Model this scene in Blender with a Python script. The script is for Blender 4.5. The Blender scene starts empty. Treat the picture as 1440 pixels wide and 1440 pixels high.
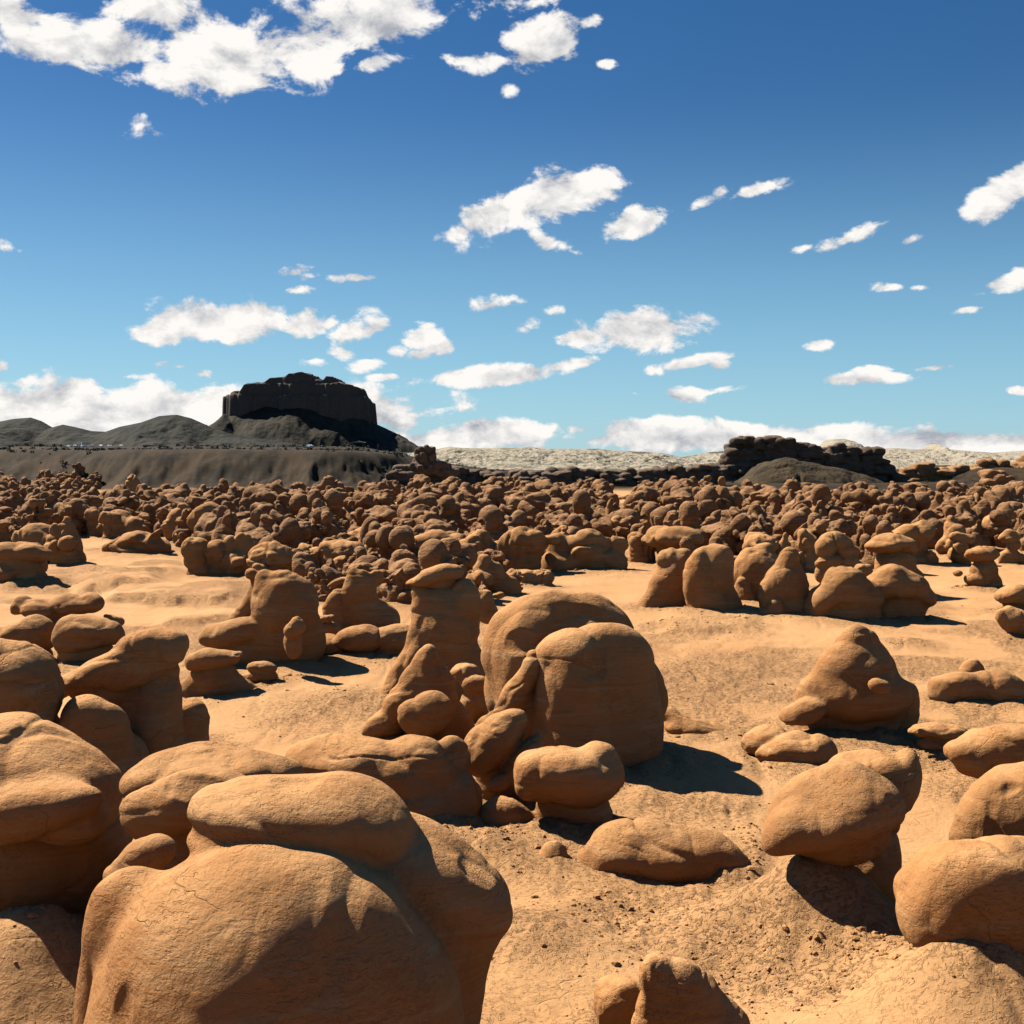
import bpy, math, random
import numpy as np
from mathutils import Vector

scene = bpy.context.scene
COL = scene.collection
R = math.radians

# ------------------------------------------------------------------ camera
F = 1656.0                      # focal length in pixels of a 1440 px wide frame
CAM_H = 6.0
PITCH = math.atan(80 / F)
cam_d = bpy.data.cameras.new("camera")
cam_d.sensor_width = 36.0
cam_d.lens = 36.0 * F / 1440.0
cam_d.clip_start = 0.1
cam_d.clip_end = 30000
cam = bpy.data.objects.new("camera", cam_d)
cam.location = (0, 0, CAM_H)
cam.rotation_euler = (R(90) - PITCH, 0, 0)
COL.objects.link(cam)
scene.camera = cam

# ------------------------------------------------------------------ light
SUN_AZ = R(-54)                 # measured from +Y towards +X
SUN_EL = R(46)
S = Vector((math.sin(SUN_AZ) * math.cos(SUN_EL), math.cos(SUN_AZ) * math.cos(SUN_EL), math.sin(SUN_EL)))
sun_d = bpy.data.lights.new("sun", 'SUN')
sun_d.energy = 5.0
sun_d.angle = R(0.5)
sun_d.color = (1.0, 0.93, 0.82)
sun = bpy.data.objects.new("sun", sun_d)
sun.rotation_euler = S.to_track_quat('Z', 'Y').to_euler()
sun.location = (-60, 40, 80)
COL.objects.link(sun)

scene.view_settings.view_transform = 'Standard'
scene.view_settings.look = 'None'
scene.view_settings.gamma = 1.0
scene.view_settings.exposure = 1.0
scene.view_settings.use_curve_mapping = False
SKY_STRENGTH = 0.05


class NT:
    """small helper for building node trees"""
    def __init__(s, tree):
        s.t = tree
        s.n = tree.nodes
        s.l = tree.links

    def put(s, sock, v):
        if isinstance(v, bpy.types.NodeSocket):
            s.l.new(v, sock)
        elif v is not None:
            sock.default_value = v

    def math(s, op, a, b=None, c=None, clamp=False):
        n = s.n.new('ShaderNodeMath')
        n.operation = op
        n.use_clamp = clamp
        s.put(n.inputs[0], a)
        if b is not None: s.put(n.inputs[1], b)
        if c is not None: s.put(n.inputs[2], c)
        return n.outputs[0]

    def vmath(s, op, a, b=None, out=0):
        n = s.n.new('ShaderNodeVectorMath')
        n.operation = op
        s.put(n.inputs[0], a)
        if b is not None: s.put(n.inputs[1], b)
        return n.outputs[out]

    def noise(s, vec, scale, detail=4, rough=0.5, dist=0.0, col=False):
        n = s.n.new('ShaderNodeTexNoise')
        s.put(n.inputs['Vector'], vec)
        n.inputs['Scale'].default_value = scale
        n.inputs['Detail'].default_value = detail
        n.inputs['Roughness'].default_value = rough
        n.inputs['Distortion'].default_value = dist
        return n.outputs['Color'] if col else n.outputs['Fac']

    def voronoi(s, vec, scale, feature='F1', out='Distance', rnd=1.0):
        n = s.n.new('ShaderNodeTexVoronoi')
        n.feature = feature
        s.put(n.inputs['Vector'], vec)
        n.inputs['Scale'].default_value = scale
        n.inputs['Randomness'].default_value = rnd
        return n.outputs[out]

    def mapping(s, vec, loc=(0, 0, 0), rot=(0, 0, 0), scale=(1, 1, 1), typ='POINT'):
        n = s.n.new('ShaderNodeMapping')
        n.vector_type = typ
        s.put(n.inputs['Vector'], vec)
        n.inputs['Location'].default_value = loc
        n.inputs['Rotation'].default_value = rot
        n.inputs['Scale'].default_value = scale
        return n.outputs[0]

    def remap(s, v, a, b, c=0.0, d=1.0, smooth=True):
        n = s.n.new('ShaderNodeMapRange')
        n.interpolation_type = 'SMOOTHSTEP' if smooth else 'LINEAR'
        s.put(n.inputs['Value'], v)
        n.inputs['From Min'].default_value = a
        n.inputs['From Max'].default_value = b
        n.inputs['To Min'].default_value = c
        n.inputs['To Max'].default_value = d
        return n.outputs['Result']

    def mix(s, f, a, b):
        n = s.n.new('ShaderNodeMix')
        n.data_type = 'RGBA'
        s.put(n.inputs[0], f)
        s.put(n.inputs[6], a if isinstance(a, bpy.types.NodeSocket) else (*a, 1))
        s.put(n.inputs[7], b if isinstance(b, bpy.types.NodeSocket) else (*b, 1))
        return n.outputs[2]

    def bump(s, h, strength, dist, normal=None):
        n = s.n.new('ShaderNodeBump')
        n.inputs['Strength'].default_value = strength
        n.inputs['Distance'].default_value = dist
        s.put(n.inputs['Height'], h)
        if normal is not None: s.put(n.inputs['Normal'], normal)
        return n.outputs[0]


# ------------------------------------------------------------------ sky with clouds
def pix_dir(px, py):
    u = (px - 720) / F
    v = (py - 720) / F
    cp, sp = math.cos(PITCH), math.sin(PITCH)
    return Vector((u, cp - v * sp, -sp - v * cp))


def azel(px, py):
    d = pix_dir(px, py).normalized()
    return math.atan2(d.x, d.y), math.asin(d.z)


CLOUDS = [  # centre, half width, half height (parts of the sky dome), tilt, thickness
    (60, 62, 100, 30, 5, .9), (175, 70, 90, 36, 10, .9), (300, 75, 130, 52, -8, 1.0), (335, 108, 60, 28, 0, 1.0),
    (430, 62, 120, 46, 20, 1.0), (545, 28, 70, 45, 10, 1.1), (250, 18, 100, 30, 0, 1), (15, 18, 48, 20, 0, 1),
    (525, 88, 45, 13, 10, .8), (700, 4, 70, 15, 5, .8), (230, 105, 70, 22, -30, .9),
    (765, 62, 62, 32, 15, 1.1), (690, 85, 50, 13, 0, .7), (800, 82, 30, 12, 10, .6), (718, 127, 11, 8, 0, .5),
    (195, 178, 26, 14, 0, .7), (222, 186, 20, 10, -20, .6),
    (785, 275, 80, 33, 12, 1.2), (700, 300, 72, 28, 25, 1.2), (640, 328, 38, 14, 10, 1),
    (895, 312, 58, 19, 14, 1.1), (1050, 272, 48, 11, 16, .9), (988, 284, 30, 13, 10, 1), (1015, 272, 22, 14, 30, .8),
    (1425, 262, 70, 24, 32, 1.2),
    (1165, 347, 26, 9, 10, .7), (1215, 328, 34, 9, 20, .65), (1283, 337, 28, 9, 16, 1),
    (505, 391, 45, 9, 3, .9), (435, 388, 16, 6, 0, .5), (425, 408, 30, 5, 10, .4), (795, 348, 22, 9, -20, .5),
    (320, 452, 110, 32, 0, 1.4), (225, 468, 48, 20, 10, 1), (430, 456, 38, 24, 10, 1.2), (492, 470, 42, 22, 20, .75),
    (612, 482, 36, 17, -10, .9), (480, 495, 30, 12, 0, .7),
    (690, 430, 56, 13, 10, .9), (735, 462, 30, 13, 15, .9),
    (895, 467, 85, 29, 2, 1.4), (815, 474, 36, 14, 10, 1),
    (700, 528, 120, 14, 3, 1.1), (790, 515, 52, 10, 8, .9),
    (975, 510, 52, 9, 10, .9), (1012, 514, 20, 9, 0, .9), (960, 557, 40, 11, 0, 1), (1000, 553, 30, 6, 10, .6),
    (893, 553, 32, 6, -10, .7), (1218, 532, 64, 9, 3, 1), (1228, 525, 30, 9, 3, 1), (1313, 517, 38, 6, 4, .9),
    (1157, 484, 24, 8, 5, .9), (1245, 404, 30, 6, -5, .55), (1415, 398, 46, 14, 14, 1), (1362, 436, 28, 6, 8, .8),
    (225, 512, 36, 11, 0, .8), (285, 526, 22, 10, 0, .7), (518, 513, 24, 10, 5, .8), (540, 530, 20, 6, 0, .8),
    (440, 508, 30, 7, 0, .6), (555, 497, 15, 9, 0, .6), (158, 393, 14, 7, 0, .5), (2, 516, 14, 9, 0, .8),
    (1432, 550, 14, 5, 0, .6), (10, 348, 24, 8, -30, .4), (780, 437, 10, 6, 0, .4),
    (60, 578, 170, 44, 2, 1.6), (210, 580, 160, 46, 4, 1.6), (300, 560, 60, 24, 0, 1), (120, 538, 80, 12, 8, .7),
    (560, 595, 90, 46, 0, .9), (690, 612, 90, 26, 0, 1.5), (620, 620, 100, 26, 0, 1.5),
    (850, 620, 60, 16, 0, 1), (925, 614, 90, 30, 0, 1.7), (1060, 616, 120, 28, 0, 1.7), (1180, 618, 110, 25, 0, 1.6),
    (1290, 622, 110, 22, 0, 1.6), (1400, 622, 110, 20, 0, 1.6), (820, 604, 22, 6, 0, .7),
    (420, 380, 26, 7, 10, .6), (770, 340, 24, 12, -30, .7), (808, 355, 18, 6, -20, .6), (1130, 350, 16, 6, 10, .6), (1190, 338, 26, 6, 20, .7), (860, 455, 18, 7, 0, .7),
    (590, 500, 22, 8, 10, .7), (460, 455, 24, 10, 20, .8), (520, 465, 26, 10, 30, .8), (600, 455, 14, 6, 0, .6), (1380, 412, 20, 6, 10, .6), (660, 86, 34, 8, -6, .7),
    (830, 30, 24, 9, 30, .6), (850, 90, 20, 6, -10, .6), (1290, 405, 14, 4, 0, .6), (935, 452, 30, 8, -12, .8), (255, 515, 26, 7, 5, .8), (180, 530, 50, 7, 4, .8),
    # sky beside the frame
    (-300, 520, 220, 60, 5, 1.2), (1800, 480, 200, 50, 5, 1.2),
]

world = bpy.data.worlds.new("World")
scene.world = world
world.use_nodes = True
wt = world.node_tree
wt.nodes.clear()
W = NT(wt)
tc = wt.nodes.new('ShaderNodeTexCoord').outputs['Generated']
dirn = W.vmath('NORMALIZE', tc)
sep = wt.nodes.new('ShaderNodeSeparateXYZ')
W.put(sep.inputs[0], dirn)
az = W.math('ARCTAN2', sep.outputs[0], sep.outputs[1])
el = W.math('ARCSINE', sep.outputs[2])
cmb = wt.nodes.new('ShaderNodeCombineXYZ')
W.put(cmb.inputs[0], az)
W.put(cmb.inputs[1], el)
ae = cmb.outputs[0]
field = None
for (cx, cy, hw, hh, tilt, thick) in CLOUDS:
    a0, e0 = azel(cx, cy)
    k = 1 / F / (1 + ((cx - 720) / F) ** 2)
    src = ae
    if field is not None:          # chained one after another so that the shader needs little memory
        vm = wt.nodes.new('ShaderNodeVectorMath'); vm.operation = 'MULTIPLY_ADD'
        W.put(vm.inputs[0], field); vm.inputs[1].default_value = (1e-7, 1e-7, 0); W.put(vm.inputs[2], ae)
        src = vm.outputs[0]
    m = W.mapping(src, (a0, e0, 0), (0, 0, R(tilt)), (hw * 1.12 / F * (1.0 if abs(cx - 720) < 300 else .9), hh * 1.12 / F, 1), 'TEXTURE')
    ln = W.vmath('LENGTH', m, out='Value')
    d = W.math('MULTIPLY', W.math('SUBTRACT', 1.0, ln), thick)
    field = d if field is None else W.math('MAXIMUM', field, d)


def cloud_noise(vec):
    a = W.noise(W.mapping(vec, (3.1, 1.7, 0), (0, 0, R(-12)), (1, 1.5, 1)), 18, 8, 0.62, 0.25)
    return a


n1 = cloud_noise(ae)
n2 = cloud_noise(W.vmath('ADD', ae, (-0.009, 0.015, 0)))
nb = W.noise(ae, 9, 3, .5)
fld = W.math('MAXIMUM', field, -1.0)
dens = W.math('ADD', fld, W.math('MULTIPLY', W.math('SUBTRACT', n1, 0.52), 3.7))
dens = W.math('MULTIPLY', dens, W.remap(fld, -0.55, -0.05))
alpha = W.remap(dens, 0.01, 0.46)
# light side and grey underside of the clouds
shade = W.math('SUBTRACT', n1, n2)
tone = W.math('ADD', 0.78, W.math('MULTIPLY', shade, 3.6))
tone = W.math('SUBTRACT', tone, W.math('MULTIPLY', W.remap(dens, 0.6, 2.0), 0.36), clamp=True)
ccol = W.mix(tone, (0.40, 0.42, 0.47), (0.98, 0.95, 0.91))
sky = wt.nodes.new('ShaderNodeTexSky')
sky.sky_type = 'NISHITA'
sky.sun_disc = False
sky.sun_elevation = SUN_EL
sky.sun_rotation = SUN_AZ
sky.altitude = 1500
sky.air_density = 1.0
sky.dust_density = 0.3
sky.ozone_density = 2.0
hs = wt.nodes.new('ShaderNodeHueSaturation')
hs.inputs['Hue'].default_value = 0.503
hs.inputs['Value'].default_value = 0.78
hs.inputs['Saturation'].default_value = 1.34
W.put(hs.inputs['Color'], sky.outputs[0])
b1 = wt.nodes.new('ShaderNodeBackground')
skyc = W.mix(W.remap(el, 0.30, -0.02, 0, .62), hs.outputs[0], (3.1, 6.7, 9.0))
W.put(b1.inputs[0], skyc)
b1.inputs[1].default_value = SKY_STRENGTH
b2 = wt.nodes.new('ShaderNodeBackground')
W.put(b2.inputs[0], ccol)
b2.inputs[1].default_value = 0.51
mx = wt.nodes.new('ShaderNodeMixShader')
W.put(mx.inputs[0], alpha)
W.l.new(b1.outputs[0], mx.inputs[1])
W.l.new(b2.outputs[0], mx.inputs[2])
wo = wt.nodes.new('ShaderNodeOutputWorld')
W.l.new(mx.outputs[0], wo.inputs[0])
world.cycles.sampling_method = 'MANUAL'
world.cycles.sample_map_resolution = 512

scene.cycles.max_bounces = 4
scene.cycles.use_adaptive_sampling = True
scene.cycles.adaptive_threshold = 0.03
scene.cycles.diffuse_bounces = 1
scene.cycles.sample_clamp_indirect = 0.028
scene.cycles.glossy_bounces = 0

# ------------------------------------------------------------------ numpy noise
def _h(ix, iy, iz, seed):
    h = (ix.astype(np.uint32) * np.uint32(374761393) + iy.astype(np.uint32) * np.uint32(668265263)
         + iz.astype(np.uint32) * np.uint32(2147483647) + np.uint32(seed) * np.uint32(1274126177))
    h = (h ^ (h >> np.uint32(13))) * np.uint32(1103515245)
    h = (h ^ (h >> np.uint32(15))) * np.uint32(2246822519)
    h = h ^ (h >> np.uint32(16))
    return h.astype(np.float32) * np.float32(2.0 / 4294967295.0) - 1


def noise3(p, seed=0):
    p = p.astype(np.float32)
    f = np.floor(p)
    t = p - f
    t = t * t * t * (t * (t * 6 - 15) + 10)
    i = f.astype(np.int64) & 0xffffffff
    x0, y0, z0 = i[..., 0], i[..., 1], i[..., 2]
    x1, y1, z1 = (x0 + 1) & 0xffffffff, (y0 + 1) & 0xffffffff, (z0 + 1) & 0xffffffff
    tx, ty, tz = t[..., 0], t[..., 1], t[..., 2]
    def L(a, b, w): return a + (b - a) * w
    a = L(_h(x0, y0, z0, seed), _h(x1, y0, z0, seed), tx)
    b = L(_h(x0, y1, z0, seed), _h(x1, y1, z0, seed), tx)
    c = L(_h(x0, y0, z1, seed), _h(x1, y0, z1, seed), tx)
    d = L(_h(x0, y1, z1, seed), _h(x1, y1, z1, seed), tx)
    return L(L(a, b, ty), L(c, d, ty), tz)


def fbm(p, octaves=4, seed=0, gain=0.5):
    s = 0
    a = 1.0
    for o in range(octaves):
        s = s + a * noise3(p * (2.03 ** o) + 17.3 * o, seed + o)
        a *= gain
    return s


def fbm2(x, y, sc, octaves=4, seed=0, gain=0.5):
    p = np.stack([x / sc, y / sc, np.zeros_like(x) + seed * .37], -1)
    return fbm(p, octaves, seed, gain)


def smooth(a, b, x):
    t = np.clip((x - a) / (b - a), 0, 1)
    return t * t * (3 - 2 * t)


# ------------------------------------------------------------------ pixel <-> world helpers (real distances in metres)
def at(px, py, D):
    """point on the line of sight of (px,py) whose world y is D; also metres per pixel there"""
    d = pix_dir(px, py)
    t = D / d.y
    return np.array([d.x * t, D, CAM_H + d.z * t]), t / F


def gdist(py):
    d = pix_dir(720, py)
    return CAM_H / -d.z * d.y


# ------------------------------------------------------------------ mesh helpers
def mesh_obj(name, V, Fq, mat, parent=None, smooth_sh=True, attr=None):
    me = bpy.data.meshes.new(name)
    V = np.asarray(V, np.float32)
    Fq = np.asarray(Fq, np.int32)
    n, k = Fq.shape
    me.vertices.add(len(V))
    me.vertices.foreach_set('co', V.ravel())
    me.loops.add(n * k)
    me.loops.foreach_set('vertex_index', Fq.ravel())
    me.polygons.add(n)
    me.polygons.foreach_set('loop_start', np.arange(0, n * k, k, dtype=np.int32))
    me.polygons.foreach_set('loop_total', np.full(n, k, np.int32))
    me.polygons.foreach_set('use_smooth', np.full(n, smooth_sh, bool))
    if attr is not None:
        for nm, arr in attr.items():
            at_ = me.attributes.new(nm, 'FLOAT', 'POINT')
            at_.data.foreach_set('value', np.asarray(arr, np.float32))
    me.update(calc_edges=True)
    if mat: me.materials.append(mat)
    o = bpy.data.objects.new(name, me)
    COL.objects.link(o)
    if parent: o.parent = parent
    return o


def tag(o, label=None, cat=None, group=None, kind=None):
    if label: o['label'] = label
    if cat: o['category'] = cat
    if group: o['group'] = group
    if kind: o['kind'] = kind
    return o


def empty(name, loc):
    o = bpy.data.objects.new(name, None)
    o.location = loc
    o.empty_display_size = 0.3
    COL.objects.link(o)
    return o


def surface_nets(G, org, h):
    ins = G < 0
    nx, ny, nz = G.shape
    c = np.zeros((nx - 1, ny - 1, nz - 1), np.uint8)
    offs = [(a, b, d) for a in (0, 1) for b in (0, 1) for d in (0, 1)]
    for a, b, d in offs:
        c += ins[a:nx - 1 + a, b:ny - 1 + b, d:nz - 1 + d]
    act = (c > 0) & (c < 8)
    idx = np.argwhere(act)
    ids = np.full(c.shape, -1, np.int32)
    ids[act] = np.arange(len(idx))
    cor = {o: G[idx[:, 0] + o[0], idx[:, 1] + o[1], idx[:, 2] + o[2]] for o in offs}
    acc = np.zeros((len(idx), 3), np.float32)
    cnt = np.zeros(len(idx), np.float32)
    for o in offs:
        for ax in range(3):
            if o[ax] == 0:
                q = list(o); q[ax] = 1; q = tuple(q)
                f0, f1 = cor[o], cor[q]
                m = (f0 < 0) != (f1 < 0)
                t = f0[m] / (f0[m] - f1[m])
                pt = np.tile(np.array(o, np.float32), (m.sum(), 1))
                pt[:, ax] += t
                acc[m] += pt
                cnt[m] += 1
    V = (idx + acc / cnt[:, None]) * h + org
    faces = []
    for ax in range(3):
        sl0 = [slice(None)] * 3; sl1 = [slice(None)] * 3
        sl0[ax] = slice(0, -1); sl1[ax] = slice(1, None)
        s0, s1 = ins[tuple(sl0)], ins[tuple(sl1)]
        ch = s0 != s1
        e = np.argwhere(ch)
        b, d = [(1, 2), (2, 0), (0, 1)][ax]
        ok = (e[:, b] > 0) & (e[:, d] > 0) & (e[:, b] < G.shape[b] - 1) & (e[:, d] < G.shape[d] - 1)
        e = e[ok]
        flip = ~s0[e[:, 0], e[:, 1], e[:, 2]]
        def vid(db, dd):
            q = e.copy(); q[:, b] += db; q[:, d] += dd
            return ids[q[:, 0], q[:, 1], q[:, 2]]
        quad = np.stack([vid(-1, -1), vid(0, -1), vid(0, 0), vid(-1, 0)], 1)
        quad[flip] = quad[flip][:, ::-1]
        faces.append(quad)
    Fq = np.concatenate(faces)
    Fq = Fq[(Fq >= 0).all(1)]
    return V.astype(np.float32), Fq


def vert_normals(V, Fq):
    n = np.cross(V[Fq[:, 2]] - V[Fq[:, 0]], V[Fq[:, 3]] - V[Fq[:, 1]])
    N = np.zeros_like(V)
    for k in range(4):
        for a in range(3):
            N[:, a] += np.bincount(Fq[:, k], n[:, a], len(V))
    return N / (np.linalg.norm(N, axis=1, keepdims=True) + 1e-9)


def build_sdf(blobs, h, k, zmin=None):
    """blobs: dicts c (centre), r (radii), rot (about y), op; union with a smooth crease of width k"""
    lo = np.min([b['c'] - b['R'] for b in blobs if b['op'] > 0], 0) - 3 * h
    hi = np.max([b['c'] + b['R'] for b in blobs if b['op'] > 0], 0) + 3 * h
    if zmin is not None: lo[2] = max(lo[2], zmin - 3 * h)
    n = np.ceil((hi - lo) / h).astype(int) + 1
    G = np.full(n, 9.0, np.float32)
    ax = [lo[i] + np.arange(n[i]) * h for i in range(3)]
    for b in blobs:
        a0 = np.clip(np.floor((b['c'] - b['R'] - 3 * k - 3 * h - lo) / h).astype(int), 0, n)
        a1 = np.clip(np.ceil((b['c'] + b['R'] + 3 * k + 3 * h - lo) / h).astype(int) + 1, 0, n)
        if (a1 <= a0).any(): continue
        X = ax[0][a0[0]:a1[0], None, None] - b['c'][0]
        Y = ax[1][None, a0[1]:a1[1], None] - b['c'][1]
        Z = ax[2][None, None, a0[2]:a1[2]] - b['c'][2]
        ca, sa = math.cos(b['rot']), math.sin(b['rot'])
        if b.get('yaw'):
            cy_, sy_ = math.cos(b['yaw']), math.sin(b['yaw'])
            X, Y = X * cy_ + Y * sy_, -X * sy_ + Y * cy_
        xr = (X * ca + Z * sa) + 0 * Y
        zr = (-X * sa + Z * ca) + 0 * Y
        yr = Y + 0 * xr
        r = b['r']
        tp = b.get('tp', 0.0)                       # taper: thinner towards the top
        if tp:
            s = np.clip(1 - tp * zr / r[2], .25, 2.5)
            xr = xr / s; yr = yr / s
        ex = b.get('ex', 2.0)
        if ex == 2.0:
            q = (xr / r[0]) ** 2 + (yr / r[1]) ** 2 + (zr / r[2]) ** 2
            k0 = np.sqrt(q)
            k1 = np.sqrt((xr / r[0] ** 2) ** 2 + (yr / r[1] ** 2) ** 2 + (zr / r[2] ** 2) ** 2) + 1e-6
            d = k0 * (k0 - 1) / k1
        else:
            k0 = (np.abs(xr / r[0]) ** ex + np.abs(yr / r[1]) ** ex + np.abs(zr / r[2]) ** ex) ** (1 / ex)
            d = (k0 - 1) * min(r)
        sub = G[a0[0]:a1[0], a0[1]:a1[1], a0[2]:a1[2]]
        if b['op'] > 0:
            kk = k * b.get('k', 1.0)
            hh = np.clip(kk - np.abs(sub - d), 0, None) / kk
            sub[...] = np.minimum(sub, d) - hh * hh * kk * .25
        else:
            kk = k * 1.5
            hh = np.clip(kk - np.abs(sub + d), 0, None) / kk
            sub[...] = np.maximum(sub, -d) + hh * hh * kk * .25
    if zmin is not None:
        Z = ax[2][None, None, :]
        G = np.maximum(G, (zmin - Z).astype(np.float32) + 0 * G)
    # close the box
    G[0] = G[-1] = 1; G[:, 0] = 1; G[:, -1] = 1; G[:, :, 0] = 1; G[:, :, -1] = 1
    return surface_nets(G, lo.astype(np.float32), h)


def weather(V, Fq, size, seed, amp=1.0, strata=1.0):
    """irregular rock surface: low bends, lumps, horizontal weathering lines, chips"""
    P = V / size
    off = seed * 7.31
    w = np.stack([fbm(P * 1.9 + off + 31 * i, 2, seed + 5 * i) for i in range(3)], -1)
    V = V + w * size * 0.042 * amp
    N = vert_normals(V, Fq)
    P = V / size + off
    d = fbm(P * 4.0, 3, seed + 40, .5) * size * .012
    rid = 1 - np.abs(noise3(P * np.array([3.0, 3.0, 7.0]), seed + 60))
    d -= np.clip(rid - .93, 0, 1) * size * .10 * strata * np.clip(noise3(P * 1.7, seed + 61) * 2, 0, 1)
    # bedding lines
    zz = V[:, 2] / size * 4.2 + noise3(P * 1.3, seed + 9) * .8
    fr = np.abs((zz % 1) - .5)
    msk = np.clip(noise3(P * 2.1, seed + 77) * 2, 0, 1)
    d -= np.exp(-(fr / .05) ** 2) * size * .008 * strata * msk
    cre = np.clip(1 - np.abs(noise3(P * np.array([1.9, 1.9, 1.3]) + 5, seed + 13)) * 9, 0, 1) * np.clip(noise3(P * 1.1, seed + 14) * 3 + .4, 0, 1)
    d -= cre * size * .028 * (amp if amp > 1 else .6)
    d += (np.abs(noise3(P * 2.6, seed + 16)) - .25) * size * .05 * (amp if amp > 1 else .8)
    d += (np.abs(noise3(P * 7.0, seed + 17)) - .25) * size * .010
    pit = np.clip(noise3(P * 8.0, seed + 90) - .62, 0, 1)
    d -= pit * size * .06
    return V + N * (d * amp)[:, None]


# ------------------------------------------------------------------ materials
def new_mat(name):
    m = bpy.data.materials.new(name)
    m.use_nodes = True
    m.node_tree.nodes.clear()
    t = NT(m.node_tree)
    bs = t.n.new('ShaderNodeBsdfPrincipled')
    bs.inputs['Roughness'].default_value = 0.95
    bs.inputs['Specular IOR Level'].default_value = 0.12
    out = t.n.new('ShaderNodeOutputMaterial')
    t.l.new(bs.outputs[0], out.inputs[0])
    geo = t.n.new('ShaderNodeNewGeometry').outputs['Position']
    return m, t, bs, geo


def rock_mat(name, c1, c2, c3, near=True, obj=False):
    m, t, bs, geo = new_mat(name)
    big = t.noise(geo, 0.55, 3, .55)
    mid = t.noise(geo, 2.6, 5, .6)
    lay = t.noise(t.mapping(geo, scale=(.35, .35, 3.0)), 1.6, 4, .6, .4)
    c = t.mix(t.remap(big, .32, .68), c1, c2)
    c = t.mix(t.remap(lay, .52, .66, 0, .75), c, tuple(v * q for v, q in zip(c3, (1.05, 1.12, 1.2))))
    lay2 = t.noise(t.mapping(geo, loc=(4, 2, 7), scale=(.25, .25, 3.4)), 2.3, 4, .6, .3)
    c = t.mix(t.remap(lay2, .54, .68, 0, .55), c, tuple(v * q for v, q in zip(c2, (.86, .72, .62))))
    c = t.mix(t.remap(mid, .62, .80, 0, .45), c, tuple(v * .62 for v in c1))
    if near:
        speck = t.noise(geo, 42, 3, .7)
        c = t.mix(t.remap(speck, .58, .75, 0, .28), c, tuple(v * .55 for v in c1))
    gn = t.n.new('ShaderNodeNewGeometry').outputs['Normal']
    sg = t.n.new('ShaderNodeSeparateXYZ'); t.put(sg.inputs[0], gn)
    top_pale = t.math('MULTIPLY', t.remap(sg.outputs[2], .45, .95), t.remap(t.noise(geo, 1.7, 5, .65), .36, .62, .15, .75))  # paler tone on faces that point up, broken by noise
    c = t.mix(top_pale, c, tuple(v * q for v, q in zip(c3, (1.18, 1.20, 1.22))))
    strk = t.noise(t.mapping(geo, scale=(2.2, 2.2, .5)), 2.0, 5, .65)
    c = t.mix(t.remap(strk, .56, .74, 0, .5), c, tuple(v * q for v, q in zip(c1, (.70, .60, .52))))
    oi = t.n.new('ShaderNodeObjectInfo').outputs['Random']
    hsv = t.n.new('ShaderNodeHueSaturation')
    t.put(hsv.inputs['Value'], t.remap(oi, 0, 1, .88, 1.1, False))
    t.put(hsv.inputs['Color'], c)
    t.l.new(hsv.outputs[0], bs.inputs['Base Color'])
    nrm = None
    if near:
        # small tilted flakes, pits and fine grain
        q = t.mapping(geo, rot=(R(8), R(-16), 0), scale=(1, 1, 1.7))
        wq = t.vmath('ADD', q, t.vmath('MULTIPLY', t.noise(q, 5, 2, col=True), (.22, .22, .22)))
        fl = t.noise(t.mapping(geo, rot=(0, R(-14), R(10)), scale=(1, 1, 3.0)), 6.5, 4, .6)
        fl2 = t.noise(t.mapping(geo, rot=(0, R(-20), 0), scale=(1, 1, 2.4)), 17, 3, .6)
        patch = t.remap(t.noise(geo, 1.3, 3), .38, .66)
        flm = t.math('MULTIPLY', t.remap(fl, .55, .61), t.math('ADD', .25, patch))
        hgt = t.math('ADD', t.math('MULTIPLY', flm, -0.5), t.math('MULTIPLY', t.noise(geo, 7, 5, .62), 1.5))
        hgt = t.math('ADD', hgt, t.math('MULTIPLY', t.math('MULTIPLY', t.remap(fl2, .54, .60), patch), -.35))
        ck = t.voronoi(t.vmath('ADD', t.mapping(geo, rot=(0, R(20), 0), scale=(.6, .6, 1)), t.vmath('MULTIPLY', t.noise(geo, 1.1, 4, col=True), (.9, .9, .9))), .9, 'DISTANCE_TO_EDGE')
        ckm = t.math('MULTIPLY', t.remap(ck, 0.0, .010, -.9, 0), t.remap(t.noise(geo, .8, 2), .54, .62))
        hgt = t.math('ADD', hgt, ckm)
        nrm = t.bump(hgt, 0.7, 0.030)
        fine = t.math('ADD', t.noise(geo, 46, 5, .7), t.math('MULTIPLY', t.noise(geo, 150, 3, .6), .4))
        nrm = t.bump(fine, 0.5, 0.010, nrm)
    else:
        hgt = t.math('ADD', t.noise(geo, 1.6, 6, .65), t.math('MULTIPLY', t.noise(t.mapping(geo, scale=(1, 1, 3)), 3.2, 4, .6), .6))
        nrm = t.bump(hgt, 0.8, 0.22)
    t.l.new(nrm, bs.inputs['Normal'])
    return m


M_ROCK = rock_mat("goblin_sandstone", (.420, .205, .078), (.355, .164, .059), (.450, .235, .096))
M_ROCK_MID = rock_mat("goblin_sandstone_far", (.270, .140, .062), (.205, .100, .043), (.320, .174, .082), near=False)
M_DARK = rock_mat("dark_cap_rock", (.110, .080, .056), (.075, .055, .040), (.16, .105, .066), near=False)


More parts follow.
